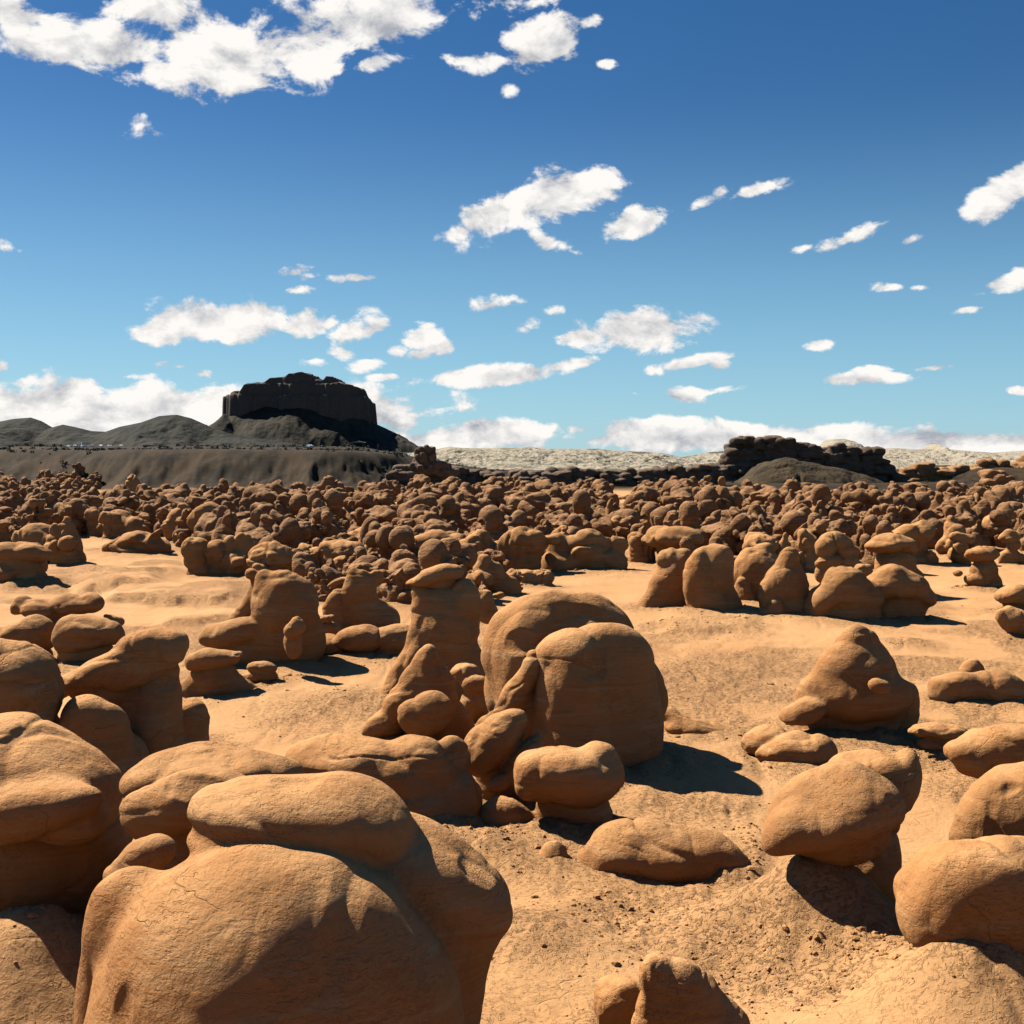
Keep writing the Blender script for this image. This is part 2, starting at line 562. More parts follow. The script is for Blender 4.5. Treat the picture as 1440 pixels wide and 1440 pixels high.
def ground_mat():
    m, t, bs, geo = new_mat("valley_sand")
    big = t.noise(geo, 0.16, 4, .55)
    mid = t.noise(geo, 1.1, 5, .6)
    sand = t.mix(t.remap(big, .3, .7), (.490, .272, .120), (.435, .228, .094))
    sand = t.mix(t.remap(mid, 0.5, .72, 0, .3), sand, (.31, .172, .076))
    rough = t.n.new('ShaderNodeAttribute'); rough.attribute_name = 'rough'
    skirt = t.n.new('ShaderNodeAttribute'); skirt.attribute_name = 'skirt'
    scrub = t.n.new('ShaderNodeAttribute'); scrub.attribute_name = 'scrub'  # mask of the rim ground, coloured darker as if under cloud
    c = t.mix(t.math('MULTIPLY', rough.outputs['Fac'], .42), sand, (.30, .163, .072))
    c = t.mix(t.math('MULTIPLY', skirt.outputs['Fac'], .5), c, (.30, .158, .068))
    sn = t.noise(t.mapping(geo, scale=(1, .6, 1)), .16, 8, .72)
    dim_bank = t.mix(t.remap(sn, .40, .62), (.046, .029, .0140), (.015, .0110, .0060))  # brown bank earth with cloud shade darkened into its colour
    c = t.mix(scrub.outputs['Fac'], c, dim_bank)
    c = t.mix(t.remap(t.noise(geo, 34, 4, .7), .62, .80, 0, .12), c, (.18, .095, .042))
    t.l.new(c, bs.inputs['Base Color'])
    # cracked crust, crumbs, ripples
    wq = t.vmath('ADD', geo, t.vmath('MULTIPLY', t.noise(geo, 2.5, 3, col=True), (.35, .35, .35)))
    crk = t.voronoi(t.mapping(wq, scale=(.8, 1.4, 1)), 2.0, 'DISTANCE_TO_EDGE')
    crm = t.math('MULTIPLY', t.remap(crk, 0, .05), t.remap(mid, .50, .60))
    pb = t.voronoi(wq, 11, 'F1')
    pbm = t.math('MULTIPLY', t.remap(t.noise(wq, 13, 4, .7), .50, .66), t.math('ADD', rough.outputs['Fac'], t.math('MULTIPLY', skirt.outputs['Fac'], .5)))
    hgt = t.math('ADD', t.math('MULTIPLY', crm, .22), t.math('MULTIPLY', pbm, 1.0))
    hgt = t.math('ADD', hgt, t.math('MULTIPLY', t.noise(geo, 4.5, 6, .68), t.math('ADD', .5, t.math('MULTIPLY', rough.outputs['Fac'], .9))))
    n = t.bump(hgt, .8, .055)
    n = t.bump(t.noise(geo, 55, 4, .7), .32, .008, n)
    t.l.new(n, bs.inputs['Normal'])
    return m


M_GROUND = ground_mat()

# ------------------------------------------------------------------ terrain height
MOUNDS = []     # x, y, radius, height : raised aprons below rocks, filled while rocks are placed


def mound_px(px, py, rpx, h, stretch=1.0):
    D = gdist(py)
    p, m = at(px, py, D)
    MOUNDS.append((p[0], p[1], rpx * m, h, stretch, 1))


def sinterp(v, xs, ys):
    out = np.full_like(v, ys[0], dtype=float)
    for i in range(len(xs) - 1):
        out += (ys[i + 1] - ys[i]) * smooth(xs[i], xs[i + 1], v)
    return out


def terrain(x, y):
    x = np.asarray(x, float); y = np.asarray(y, float)
    z = 0.22 * fbm2(x, y, 22.0, 3, 3) * smooth(14, 40, y)
    z = z + 4.2 * (1 - smooth(1.5, 6.5, y)) * (1 - smooth(40, 90, np.hypot(x, y)))
    # valley rim: slope up to the plateau
    wob = 14 * fbm2(x, y, 60.0, 2, 11)
    u = x / np.maximum(y, 1.0) * F + 720          # bearing of the spot seen from the view point
    left = 1 - smooth(480, 740, u)
    right = smooth(1230, 1330, u)
    foot = sinterp(u, [0, 90, 200, 430, 640, 940, 1040, 1200, 1420, 1500], [214, 214, 197, 196, 238, 240, 290, 290, 208, 204]) + wob * .8
    top = foot + sinterp(u, [0, 520, 620, 1250, 1320], [34, 36, 50, 50, 64])
    Hc = 7.0 * left + (1.5 + 1.6 * right) * (1 - left)
    ris = smooth(0, 1, (y - foot) / (top - foot))
    gully = np.abs(fbm2(x, y * .3, 11.0, 5, 21, .6)) * 3.2 * ris * (1 - ris) * 4
    z = z + Hc * ris - gully * .55
    z = z + 3.0 * left * smooth(300, 620, y) - 26.0 * (1 - left) * smooth(330, 900, y) - 8.0 * smooth(900, 2500, y)
    z = z + .5 * fbm2(x, y, 40., 3, 5) * smooth(240, 300, y) * (.3 + .7 * left)
    return z


def mounds_at(x, y):
    z = np.zeros_like(x)
    sk = np.zeros_like(x)
    for (mx, my, r, h, st, *_) in MOUNDS:
        d2 = ((x - mx) / r) ** 2 + ((y - my) / (r * st)) ** 2
        e = np.exp(-d2 * 1.2)
        z = np.maximum(z, h * e) if h > 0 else z + h * e
        sk = np.maximum(sk, e)
    return z, sk


# ------------------------------------------------------------------ rock builders
SEED = [10]
PLACED = []          # x, y, radius of everything already standing in the valley


def pblob(D, px, py, rx, ry, rot=0, dd=0.0, dr=None, op=1, tp=0.0, k=1.0, ex=2.0, yaw=0.0):
    """an ellipsoid lobe of a rock at distance D+dd, sized in pixels at that distance"""
    c, m = at(px, py, D + dd)
    if dr is None: dr = min(rx, 1.8 * ry) * .9
    th = math.atan((py - 640) / F)
    ryc = math.sqrt(max(ry * ry - (dr * math.sin(th)) ** 2, (.42 * ry) ** 2)) / math.cos(th) if abs(rot) < 50 else ry
    r = np.array([rx, dr, ryc]) * m
    if abs(rot) > 1:
        a = R(rot)
        Rx = math.hypot(r[0] * math.cos(a), r[2] * math.sin(a)); Rz = math.hypot(r[0] * math.sin(a), r[2] * math.cos(a))
    else:
        Rx, Rz = r[0], r[2]
    f = 1 + abs(tp) * 1.0
    Ry = r[1] * f
    if yaw: Rx = Ry = math.hypot(Rx, Ry)
    return dict(c=c, r=r, R=np.array([Rx * f + (Rz * .3 if tp else 0), Ry, Rz * 1.05]), rot=R(rot), op=op, tp=tp, k=k, ex=ex, yaw=R(yaw))


ROCK_N = [0]


def rock(name, label, D, parts, cat='rock', k=7, vox=None, group=None, amp=1.0, strata=1.0, mat=None, zmin=None, skirt=1.0):
    """parts: {part_name: [blob args ...]}; a rock with a single part is one mesh"""
    ROCK_N[0] += 1
    seed = ROCK_N[0] * 13 + 5
    m = D / F
    built = []
    allb = []
    for pn, bl in parts.items():
        bs = []
        for b in bl:
            kw = b[-1] if isinstance(b[-1], dict) else {}
            a = b[:-1] if isinstance(b[-1], dict) else b
            bs.append(pblob(D, *a, **kw))
        allb += bs
        built.append((pn, bs))
    pos = [b for b in allb if b['op'] > 0]
    lo = np.min([b['c'] - b['R'] for b in pos], 0); hi = np.max([b['c'] + b['R'] for b in pos], 0)
    cx, cy = (lo[0] + hi[0]) / 2, (lo[1] + hi[1]) / 2
    gz = float(terrain(cx, cy))
    size = float(max(hi[0] - lo[0], hi[2] - max(lo[2], gz)))
    vp = vox or (3.0 if size / m > 150 else 2.2)
    multi = len(built) > 1
    base = Vector((cx, cy, gz))
    if multi:
        root = empty(name, base)
        tag(root, label, cat, group)
    for i, (pn, bs) in enumerate(built):
        V, Fq = build_sdf(bs, vp * m, k * m, (gz - .45) if zmin is None else zmin)
        V = weather(V, Fq, size, seed + i * 3, amp, strata)
        V = V - np.array(base, np.float32)
        if multi:
            mesh_obj(pn, V, Fq, mat or M_ROCK, root)
        else:
            o = mesh_obj(name, V, Fq, mat or M_ROCK)
            o.location = base
            tag(o, label, cat, group)
    low = [b for b in pos if b['c'][2] - b['R'][2] < gz + .5]
    rad = max((hi[0] - lo[0]) / 2, .3)
    PLACED.append((cx, cy, rad))
    if skirt > 0:
        for b in low:
            MOUNDS.append((b['c'][0], b['c'][1], b['R'][0] * 1.45 + .15, min(.40, .26 * b['R'][0] + .05) * skirt, 1.0))


G_ = 'hoodoos and boulders in the near valley'
E2 = dict

# ---- nearest row
rock('boulder', 'largest boulder, broad sunlit dome with a slab-like cap, filling the lower left', 10.0, {
    'rock': [(372, 1500, 248, 300, 6, -.35, 240, E2(k=2, tp=.06)), (372, 1285, 150, 100, 12, -.25, 120, E2(k=2)), (470, 1320, 130, 110, -20, -.3, 120, E2(k=2)),
             (525, 1410, 140, 120, -38, -.45, 120, E2(k=2)), (150, 1410, 36, 120, -8, .0, 44, E2(k=1.0)), (196, 1290, 66, 70, 40, -.1, 60, E2(k=2)),
             (610, 1226, 126, 56, -31, .55, 100, E2(k=1.5)), (600, 1300, 100, 90, -24, .5, 90, E2(k=2)), (588, 1390, 104, 170, 0, .6, 95, E2(k=2)),
             (425, 1150, 150, 58, -6, .30, 100, E2(k=.22)), (330, 1166, 58, 32, 18, .25, 70, E2(k=.8)), (505, 1152, 84, 50, -26, .35, 84, E2(k=.8))]},
    k=16, cat='boulder', vox=3.2, skirt=.3, amp=.6)
rock('boulder', 'small rounded lobe wedged left of the largest boulder, below the twin caps', 11.3, {
    'rock': [(196, 1208, 50, 27, 28, 0, 36), (168, 1240, 26, 30, 40, 0, 30), (190, 1400, 60, 160, 0, .4, 50)]}, k=10, cat='boulder', skirt=.3)
rock('hoodoo', 'twin-capped hoodoo with two leaf-shaped caps behind the largest boulder', 13.0, {
    'pedestal': [(290, 1300, 110, 190, 0, .4, 90)],
    'lower_cap': [(262, 1135, 84, 48, 10, -.5, 66), (225, 1145, 50, 40, 0, -.5, 50), (310, 1125, 60, 36, -10, -.4, 50)],
    'upper_cap': [(300, 1082, 122, 40, 4, .4, 84), (225, 1100, 56, 34, 35, .35, 50), (370, 1080, 62, 34, -14, .45, 60)]}, k=14)
rock('hoodoo', 'broad hoodoo at the left edge with a domed cap over a deep shaded body', 13.6, {
    'cap_rock': [(20, 1075, 120, 62, -8, .3, 110), (110, 1100, 66, 54, -28, .3, 80), (40, 1118, 100, 34, 12, -.45, 60), (-70, 1090, 90, 60, 0, .2, 90),
                 (100, 1130, 44, 34, 0, -.3, 50)],
    'body': [(60, 1220, 112, 120, 0, .35, 95, E2(tp=-.1)), (-60, 1230, 120, 130, 0, .3, 95), (100, 1330, 80, 110, 0, .6, 70), (30, 1350, 120, 130, 0, .7, 80)]}, k=16)
rock('boulder', 'dark domed boulder cut by the left edge above the broad hoodoo', 18.2, {
    'rock': [(2, 975, 82, 74, -20, 0, 70), (45, 985, 42, 46, -30, 0, 40), (0, 1080, 90, 90, 0, .2, 70), (-60, 960, 60, 60, 0, .3, 60)]}, k=10, cat='boulder')
rock('hoodoo', 'bird-shaped hoodoo whose slab head rises right above a dark neck', 19.4, {
    'head': [(205, 925, 46, 38, 52, 0, 40), (238, 918, 30, 29, 40, 0, 30), (165, 944, 60, 22, 16, -.05, 36), (110, 955, 46, 16, 12, -.05, 26), (200, 950, 50, 26, 10, 0, 36)],
    'neck': [(205, 1050, 52, 120, 0, 0, 50), (225, 990, 26, 60, 8, 0, 34), (150, 978, 46, 22, 0, 0, 30), (220, 1120, 70, 100, 0, 0, 60)]}, k=10)
rock('hoodoo', 'stubby knob in front of the bird-shaped hoodoo, lit on its left shoulder', 18.2, {
    'rock': [(118, 1015, 34, 32, 20, 0, 30), (140, 1040, 48, 50, -10, 0, 40), (155, 1100, 62, 80, 0, .2, 50)]}, k=12)
rock('boulder', 'dark boulder leaning on the right foot of the bird-shaped hoodoo', 20.4, {
    'rock': [(262, 1022, 30, 38, -35, 0, 28), (255, 1060, 42, 60, -10, 0, 36)]}, k=9, cat='boulder')
# ---- left middle group
rock('hoodoo', 'split-topped cap rock on a dark stem, nearest of the left cluster by the sand', 34.2, {
    'cap_rock': [(125, 886, 46, 22, -10, 0, 34), (98, 892, 27, 21, 20, -.1, 26), (150, 888, 28, 20, -25, 0, 24), (118, 902, 42, 15, 0, 0, 28)],
    'pedestal': [(125, 925, 38, 34, 0, .1, 30), (128, 948, 44, 24, 0, .1, 30)]}, k=5)
rock('hoodoo', 'ribbed cap rock at the left edge beside the split-topped one', 34.6, {
    'cap_rock': [(45, 888, 28, 21, -12, 0, 24), (18, 892, 22, 16, 20, -.1, 22), (-4, 900, 20, 14, 20, 0, 20), (50, 902, 26, 16, 0, 0, 20)],
    'pedestal': [(35, 925, 36, 34, 0, .1, 28), (20, 945, 50, 20, 0, .1, 28)]}, k=4)
rock('hoodoo', 'long low cap of three lobes at the back of the left cluster', 38.5, {
    'rock': [(100, 850, 32, 16, 0, 0, 20), (54, 856, 26, 15, 0, -.2, 18), (130, 846, 18, 13, 0, 0, 16), (28, 852, 16, 13, 30, 0, 14),
             (162, 866, 14, 7, -20, .2, 10), (85, 885, 50, 26, 0, .2, 26)]}, k=4)
rock('hoodoo', 'tall dark humped hoodoo with a thin fin and a tail on its left', 32.5, {
    'rock': [(398, 850, 48, 52, 0, 0, 36), (420, 870, 30, 60, -10, 0, 32), (378, 840, 26, 42, 10, 0, 24), (400, 900, 60, 60, 0, .1, 36),
             (356, 835, 15, 36, -22, .3, 12), (340, 862, 14, 34, -38, .3, 12), (332, 890, 48, 18, 22, -.2, 20), (300, 896, 26, 10, 14, -.2, 14),
             (350, 925, 50, 30, 0, 0, 26), (364, 860, 12, 28, -14, -.1, 14), (350, 806, 10, 10, 0, .3, 10)]}, k=5)
rock('boulder', 'small pale pointed boulder catching light below the tall dark hump', 30.6, {
    'rock': [(413, 883, 17, 11, 25, 0, 12), (420, 876, 9, 10, 0, 0, 9), (412, 905, 14, 22, 0, .2, 12)]}, k=5, cat='boulder', vox=1.7)
rock('hoodoo', 'flat-capped block on a wide shaded base below the dark hump', 29.0, {
    'cap_rock': [(296, 926, 37, 16, 2, 0, 30), (318, 922, 22, 10, 8, 0, 20), (280, 932, 20, 11, 0, -.1, 20)],
    'pedestal': [(305, 962, 44, 30, 0, .1, 30), (335, 975, 36, 26, -15, .1, 24), (275, 975, 24, 22, 0, 0, 20)]}, k=5)
rock('boulder', 'thin dark lens-shaped slab right of the flat-capped block', 30.0, {
    'rock': [(368, 938, 22, 8, -4, 0, 12), (366, 950, 26, 10, 0, 0, 14)]}, k=4, cat='boulder', vox=1.6)
rock('hoodoo', 'low hoodoo with three egg-shaped caps in a row over one dark base', 33.5, {
    'left_cap': [(452, 906, 36, 15, 4, 0, 24), (440, 910, 24, 12, 0, -.1, 20)],
    'middle_cap': [(503, 902, 31, 21, 14, -.2, 24), (486, 912, 22, 12, 10, -.2, 18)],
    'right_cap': [(548, 904, 28, 22, 14, 0, 24), (562, 894, 16, 14, 0, .1, 14)],
    'base': [(480, 925, 50, 24, 0, .2, 26), (535, 930, 44, 28, 0, .2, 26), (505, 945, 66, 18, 0, .2, 26)]}, k=5)
rock('hoodoo', 'fin-shaped hoodoo with a sharp upright blade between the eggs and the hump', 38.0, {
    'rock': [(510, 842, 26, 44, 6, 0, 16), (500, 818, 11, 24, 8, 0, 9), (475, 860, 22, 34, -14, 0, 16), (520, 870, 40, 34, 0, .1, 22), (465, 882, 26, 14, 0, -.2, 16),
             (528, 812, 12, 12, 0, .2, 10), (478, 816, 22, 6, 14, .3, 9)]}, k=4)
rock('boulder', 'two small stacked stones at the foot of the sharp fin', 35.2, {
    'rock': [(458, 870, 13, 6, 8, 0, 9), (460, 884, 17, 9, 0, 0, 11), (462, 896, 20, 9, 0, 0, 11)]}, k=2, cat='boulder', vox=1.5)
# ---- seated figure with slab
rock('hoodoo', 'seated-figure hoodoo balancing a tilted slab, left leg stretched to the sand', 27.5, {
    'body': [(625, 890, 46, 62, 0, 0, 36), (592, 858, 20, 26, 10, 0, 20), (590, 905, 22, 44, -14, -.1, 22), (568, 948, 25, 56, -28, -.2, 26),
             (545, 985, 15, 26, -20, -.2, 16), (632, 955, 50, 74, 6, .1, 40), (580, 836, 7, 8, 0, 0, 8), (655, 850, 22, 34, 0, 0, 24)],
    'slab': [(603, 817, 36, 10, 14, .1, 28), (622, 811, 20, 11, 10, .1, 22), (616, 826, 26, 9, 0, .2, 22)]}, k=7)
rock('hoodoo', 'cone-shaped hoodoo with an egg stone at its front, left of the giant boulder', 24.0, {
    'cone': [(602, 972, 40, 56, 4, 0, 34, E2(tp=.28)), (612, 1000, 34, 60, 0, 0, 30), (566, 992, 34, 24, 42, -.1, 26), (536, 1022, 30, 18, 20, -.2, 22),
             (628, 1040, 40, 60, -8, .1, 30), (600, 930, 16, 22, 0, 0, 16)],
    'egg_stone': [(600, 1004, 38, 27, -2, -.75, 30), (585, 1010, 24, 22, 0, -.75, 24)]}, k=8)
rock('boulder', 'small rounded stone behind the right shoulder of the seated figure', 30.5, {
    'rock': [(682, 844, 14, 16, 20, 0, 12), (685, 860, 16, 16, 0, 0, 12), (702, 838, 8, 5, 0, .3, 6)]}, k=4, cat='boulder', vox=1.6)
rock('boulder', 'pale low boulder peeping between the cone and the giant boulder', 25.5, {
    'rock': [(656, 948, 22, 15, 0, 0, 18), (672, 965, 24, 14, -10, -.2, 18), (668, 990, 22, 26, -20, -.2, 18)]}, k=4, cat='boulder')
# ---- giant central boulder
rock('boulder', 'giant domed double boulder in the centre, dark face with a bright left edge', 22.6, {
    'back_dome': [(780, 935, 100, 102, 0, .7, 66, E2(ex=2.6, yaw=12)), (745, 880, 62, 46, 20, .7, 46), (830, 900, 72, 62, -28, .7, 52), (710, 925, 32, 70, -6, .5, 34),
                  (770, 855, 34, 26, 0, .7, 34), (860, 980, 70, 90, 0, .7, 55), (800, 1030, 110, 80, 0, .6, 60)],
    'front_dome': [(842, 990, 90, 108, -5, -.6, 66, E2(ex=2.5, yaw=24, tp=.12)), (815, 930, 62, 46, 14, -.6, 46), (870, 930, 50, 42, -25, -.6, 42), (878, 1040, 62, 84, 0, -.5, 56, E2(ex=2.4, yaw=20)),
                   (800, 1030, 62, 70, 0, -.5, 50)],
    'side_limb': [(718, 975, 28, 62, -36, -.5, 34), (738, 945, 24, 30, 0, -.5, 26), (686, 1015, 26, 30, -30, -.5, 26), (745, 1020, 44, 50, 0, -.4, 34)]}, k=8, vox=2.8)
rock('boulder', 'low dark slope of rock in the shadow right of the giant boulder', 25.0, {
    'rock': [(985, 1032, 52, 20, -18, 0, 30), (960, 1012, 34, 14, -30, .2, 24), (1015, 1045, 30, 14, -10, -.1, 20)]}, k=8, cat='boulder')
rock('boulder', 'folded boulder of three sunlit lobes in front of the giant boulder', 19.8, {
    'rock': [(696, 1046, 60, 29, 54, 0, 34), (733, 1074, 48, 20, 52, -.15, 28), (664, 1052, 30, 14, 62, 0, 18), (752, 1094, 34, 16, 50, -.25, 22),
             (700, 1100, 34, 40, 0, .35, 30), (740, 1120, 36, 36, 0, .4, 30), (698, 1106, 15, 12, 30, -.35, 12)]},
    k=4.5, cat='boulder')
rock('hoodoo', 'mushroom rock with a blunt oval cap in front of the giant boulder', 18.6, {
    'cap_rock': [(795, 1088, 76, 40, -3, -.1, 56), (760, 1094, 44, 32, 20, -.2, 40), (835, 1080, 40, 36, 0, 0, 40)],
    'pedestal': [(805, 1140, 52, 44, 0, .15, 42), (800, 1175, 62, 34, 0, .1, 44), (715, 1160, 40, 38, -12, 0, 30), (745, 1180, 44, 26, 0, 0, 30)]}, k=8)
rock('boulder', 'small dark pyramid stone behind the oval-capped mushroom rock', 20.8, {
    'rock': [(882, 1116, 20, 17, 0, 0, 16, E2(tp=.3)), (884, 1126, 26, 10, 0, 0, 16)]}, k=5, cat='boulder', vox=1.8)
rock('boulder', 'broad crumbly mound with a dark overhang behind the largest boulder', 18.6, {
    'rock': [(520, 1075, 96, 44, -8, 0, 70), (455, 1062, 58, 34, 18, .1, 50), (590, 1095, 60, 60, -30, .1, 50), (640, 1130, 46, 52, -34, .2, 40),
             (540, 1130, 120, 60, 0, 0, 80), (585, 1052, 44, 24, -10, 0, 40), (632, 1072, 30, 42, -20, .5, 30)]}, k=14, cat='boulder', strata=1.6)
rock('boulder', 'triangular stone between the long loaf and the mushroom pedestal', 16.9, {
    'rock': [(775, 1218, 34, 38, -8, 0, 26, E2(tp=.3)), (795, 1238, 40, 26, -24, 0, 28), (748, 1240, 26, 20, 20, 0, 20)]}, k=8, cat='boulder', vox=2.6)
rock('boulder', 'long loaf-shaped boulder lying on the sand right of centre', 16.9, {
    'rock': [(925, 1206, 104, 40, -7, 0, 58), (880, 1198, 62, 38, 4, 0, 50), (1000, 1212, 56, 36, -12, 0, 44), (850, 1212, 38, 30, 0, 0, 34), (930, 1232, 90, 24, -4, .1, 46)]},
    k=14, cat='boulder', skirt=.3)
rock('boulder', 'dark rubble block tucked under the right end of the long loaf', 16.6, {
    'rock': [(1010, 1250, 30, 14, 10, 0, 22), (1035, 1238, 16, 12, 0, .1, 14)]}, k=5, cat='boulder', vox=2)
# ---- mushroom on the right
rock('hoodoo', 'leaning mushroom rock at right with two stacked caps on a sand skirt', 14.6, {
    'front_cap': [(1172, 1142, 86, 54, 16, -.3, 74), (1118, 1150, 54, 28, 34, -.3, 44), (1215, 1122, 58, 50, -12, -.2, 60), (1190, 1180, 62, 38, 4, -.2, 54)],
    'back_cap': [(1232, 1095, 60, 42, -16, .7, 56), (1270, 1085, 26, 34, -20, .7, 34), (1205, 1080, 46, 30, 0, .7, 44), (1235, 1130, 44, 46, 0, .5, 44)],
    'pedestal': [(1205, 1240, 60, 92, -6, .35, 48), (1150, 1290, 54, 66, 32, .0, 50), (1220, 1320, 60, 90, 0, .45, 50), (1145, 1262, 54, 62, 28, -.05, 46), (1100, 1290, 76, 42, 24, -.1, 46),
                 (1150, 1325, 84, 62, -10, -.1, 56), (1040, 1320, 62, 30, 14, -.1, 40), (1190, 1370, 80, 50, 0, -.1, 56)]}, k=18)
rock('boulder', 'big squared boulder cut by the right edge with a dark undercut front', 12.7, {
    'rock': [(1365, 1250, 96, 72, -4, 0, 80, E2(ex=2.6)), (1425, 1255, 110, 78, -6, 0, 90, E2(ex=2.5)), (1330, 1290, 62, 52, 0, -.05, 56), (1400, 1300, 110, 50, -4, 0, 80),
             (1460, 1400, 110, 90, 0, .4, 90), (1390, 1225, 70, 50, 0, 0, 60)]}, k=14, cat='boulder')
rock('boulder', 'large smooth sunlit dome behind the squared boulder at the right edge', 15.8, {
    'rock': [(1430, 1140, 78, 66, 20, 0, 70), (1460, 1180, 110, 90, 0, 0, 80), (1380, 1190, 46, 40, 30, 0, 40)]}, k=18, cat='boulder')
rock('boulder', 'small egg-shaped stone with a crumbling back below the squared boulder', 12.9, {
    'rock': [(1261, 1358, 18, 17, 0, 0, 15), (1280, 1358, 17, 15, 0, .08, 15), (1270, 1378, 26, 14, 0, .05, 18)]}, k=4, cat='boulder', vox=2)
rock('boulder', 'upright split stone with a bright left edge at the bottom centre', 11.4, {
    'rock': [(952, 1418, 56, 60, -30, 0, 40, E2(ex=2.4)), (924, 1402, 26, 50, 2, -.06, 30, E2(ex=2.5)), (992, 1448, 56, 52, -24, 0, 38), (945, 1480, 70, 70, 0, 0, 40)]}, k=9, cat='boulder', vox=2.8)
rock('boulder', 'dark rounded stone left of the upright split stone at the bottom', 11.9, {
    'rock': [(878, 1412, 46, 36, 12, 0, 34), (890, 1440, 44, 50, 0, 0, 34)]}, k=8, cat='boulder', vox=2.8)
# ---- right middle
rock('hoodoo', 'broad pyramid hoodoo with a blunt top and low shelf on its left, right of centre', 25.0, {
    'rock': [(1205, 955, 58, 62, -4, 0, 44, E2(tp=.22)), (1212, 912, 30, 30, -10, 0, 26), (1215, 985, 74, 36, 0, -.2, 44), (1165, 975, 54, 34, 28, 0, 34),
             (1128, 1002, 38, 16, 14, -.5, 26), (1240, 1000, 50, 40, 0, .1, 40), (1215, 1040, 74, 34, 0, 0, 44), (1160, 1030, 60, 30, 0, 0, 34), (1265, 1000, 26, 40, -20, .4, 24),
             (1238, 966, 12, 9, 0, -1.25, 9)]}, k=9)
rock('boulder', 'sunlit low boulder with a round hollow, below the broad pyramid', 22.8, {
    'rock': [(1118, 1058, 60, 24, 2, -.4, 36), (1075, 1040, 34, 20, 10, .2, 28), (1150, 1062, 30, 20, -6, -.4, 24), (1106, 1050, 12, 8, 10, -1.1, 10, E2(op=-1))]}, k=6, cat='boulder')
rock('boulder', 'thin curved slab standing on a small mound right of the broad pyramid', 23.6, {
    'rock': [(1318, 1029, 42, 11, -3, 0, 22), (1318, 1046, 32, 13, 0, .1, 22)]}, k=4, cat='boulder')
rock('boulder', 'smooth two-humped slab reaching in from the right edge', 20.8, {
    'rock': [(1405, 1045, 58, 30, 14, 0, 46), (1360, 1062, 34, 22, -14, -.1, 34), (1430, 1060, 66, 34, 0, 0, 46), (1390, 1080, 46, 20, 0, 0, 36)]}, k=12, cat='boulder')
rock('hoodoo', 'low double-humped cap rock with a dark knob behind it near the right edge', 28.4, {
    'cap_rock': [(1345, 965, 38, 22, 0, 0, 30), (1400, 966, 44, 24, -6, 0, 32), (1330, 975, 24, 14, 0, -.1, 20), (1420, 972, 26, 18, -10, 0, 24)],
    'knob': [(1366, 944, 14, 13, -10, .8, 12, E2(tp=.3))],
    'base': [(1400, 995, 44, 22, -8, .1, 30), (1350, 990, 38, 16, 0, .1, 26)]}, k=7)
rock('boulder', 'lone small stone with a sharp shadow on the open sand at right', 36.5, {
    'rock': [(1279, 908, 15, 12, 0, 0, 12, E2(tp=.2)), (1284, 914, 15, 7, 0, 0, 11)]}, k=3, cat='boulder', vox=1.5)
rock('hoodoo', 'leaning fin hoodoo with a long bright ramp, leftmost of the right-hand row', 44.0, {
    'rock': [(938, 830, 26, 62, -28, 0, 22), (945, 845, 26, 50, -8, .2, 24), (915, 858, 22, 34, -45, -.1, 20), (898, 868, 16, 14, 0, -.1, 14), (935, 870, 38, 26, 0, .2, 24),
             (938, 786, 15, 16, 0, 0, 14)]}, k=6)
rock('hoodoo', 'tall broad-shouldered hoodoo with two small windows, second in the right-hand row', 42.5, {
    'rock': [(1000, 830, 37, 64, 0, 0, 28), (985, 800, 22, 30, -12, 0, 20), (1012, 790, 24, 22, 0, 0, 22), (978, 825, 14, 26, -10, -.1, 14), (1010, 860, 34, 44, 0, 0, 28)]}, k=5)
rock('hoodoo', 'pair of joined rounded lobes squeezed behind the third and second hoodoos of the row', 45.5, {
    'rock': [(1065, 805, 36, 34, 0, .2, 24), (1047, 842, 14, 34, 8, -.4, 14), (1078, 825, 26, 44, 20, 0, 20), (1055, 784, 20, 12, 30, .4, 14), (1076, 775, 14, 10, 0, .4, 12),
             (1070, 868, 40, 26, 0, 0, 22)]}, k=3.5)
rock('hoodoo', 'cone-headed hoodoo with a pale lower lip, tallest peak of the right-hand row', 42.0, {
    'rock': [(1108, 830, 34, 52, 4, 0, 26, E2(tp=.22)), (1108, 790, 17, 18, 0, 0, 16), (1086, 838, 22, 28, -26, -.2, 18), (1115, 865, 36, 40, 0, 0, 28), (1085, 868, 26, 12, 8, -.5, 16), (1092, 860, 14, 16, 0, -.7, 12)]}, k=5)
rock('hoodoo', 'wide sloping-roofed hoodoo with a soft peak, fourth in the right-hand row', 41.0, {
    'rock': [(1188, 825, 34, 30, 0, 0, 30), (1165, 838, 30, 20, 34, 0, 24), (1190, 865, 46, 40, 0, .2, 32), (1215, 838, 26, 20, -10, 0, 24), (1182, 808, 16, 14, 0, 0, 16), (1150, 865, 22, 30, 0, .2, 20)]}, k=6)
rock('hoodoo', 'tent-roofed hoodoo over a dark front, right end of the right-hand row', 41.5, {
    'rock': [(1262, 822, 40, 22, 0, 0, 34), (1255, 810, 24, 14, 0, 0, 22), (1290, 832, 30, 14, -34, 0, 24), (1268, 850, 36, 28, 0, .3, 28), (1240, 865, 26, 26, 0, .3, 24), (1232, 830, 22, 14, 10, -.1, 20)]}, k=6)
rock('boulder', 'round stone resting between the fourth and fifth roofs of the right-hand row', 45.5, {
    'rock': [(1213, 806, 15, 13, 0, 0, 12), (1214, 820, 16, 14, 0, 0, 12)]}, k=3, cat='boulder', vox=1.4)
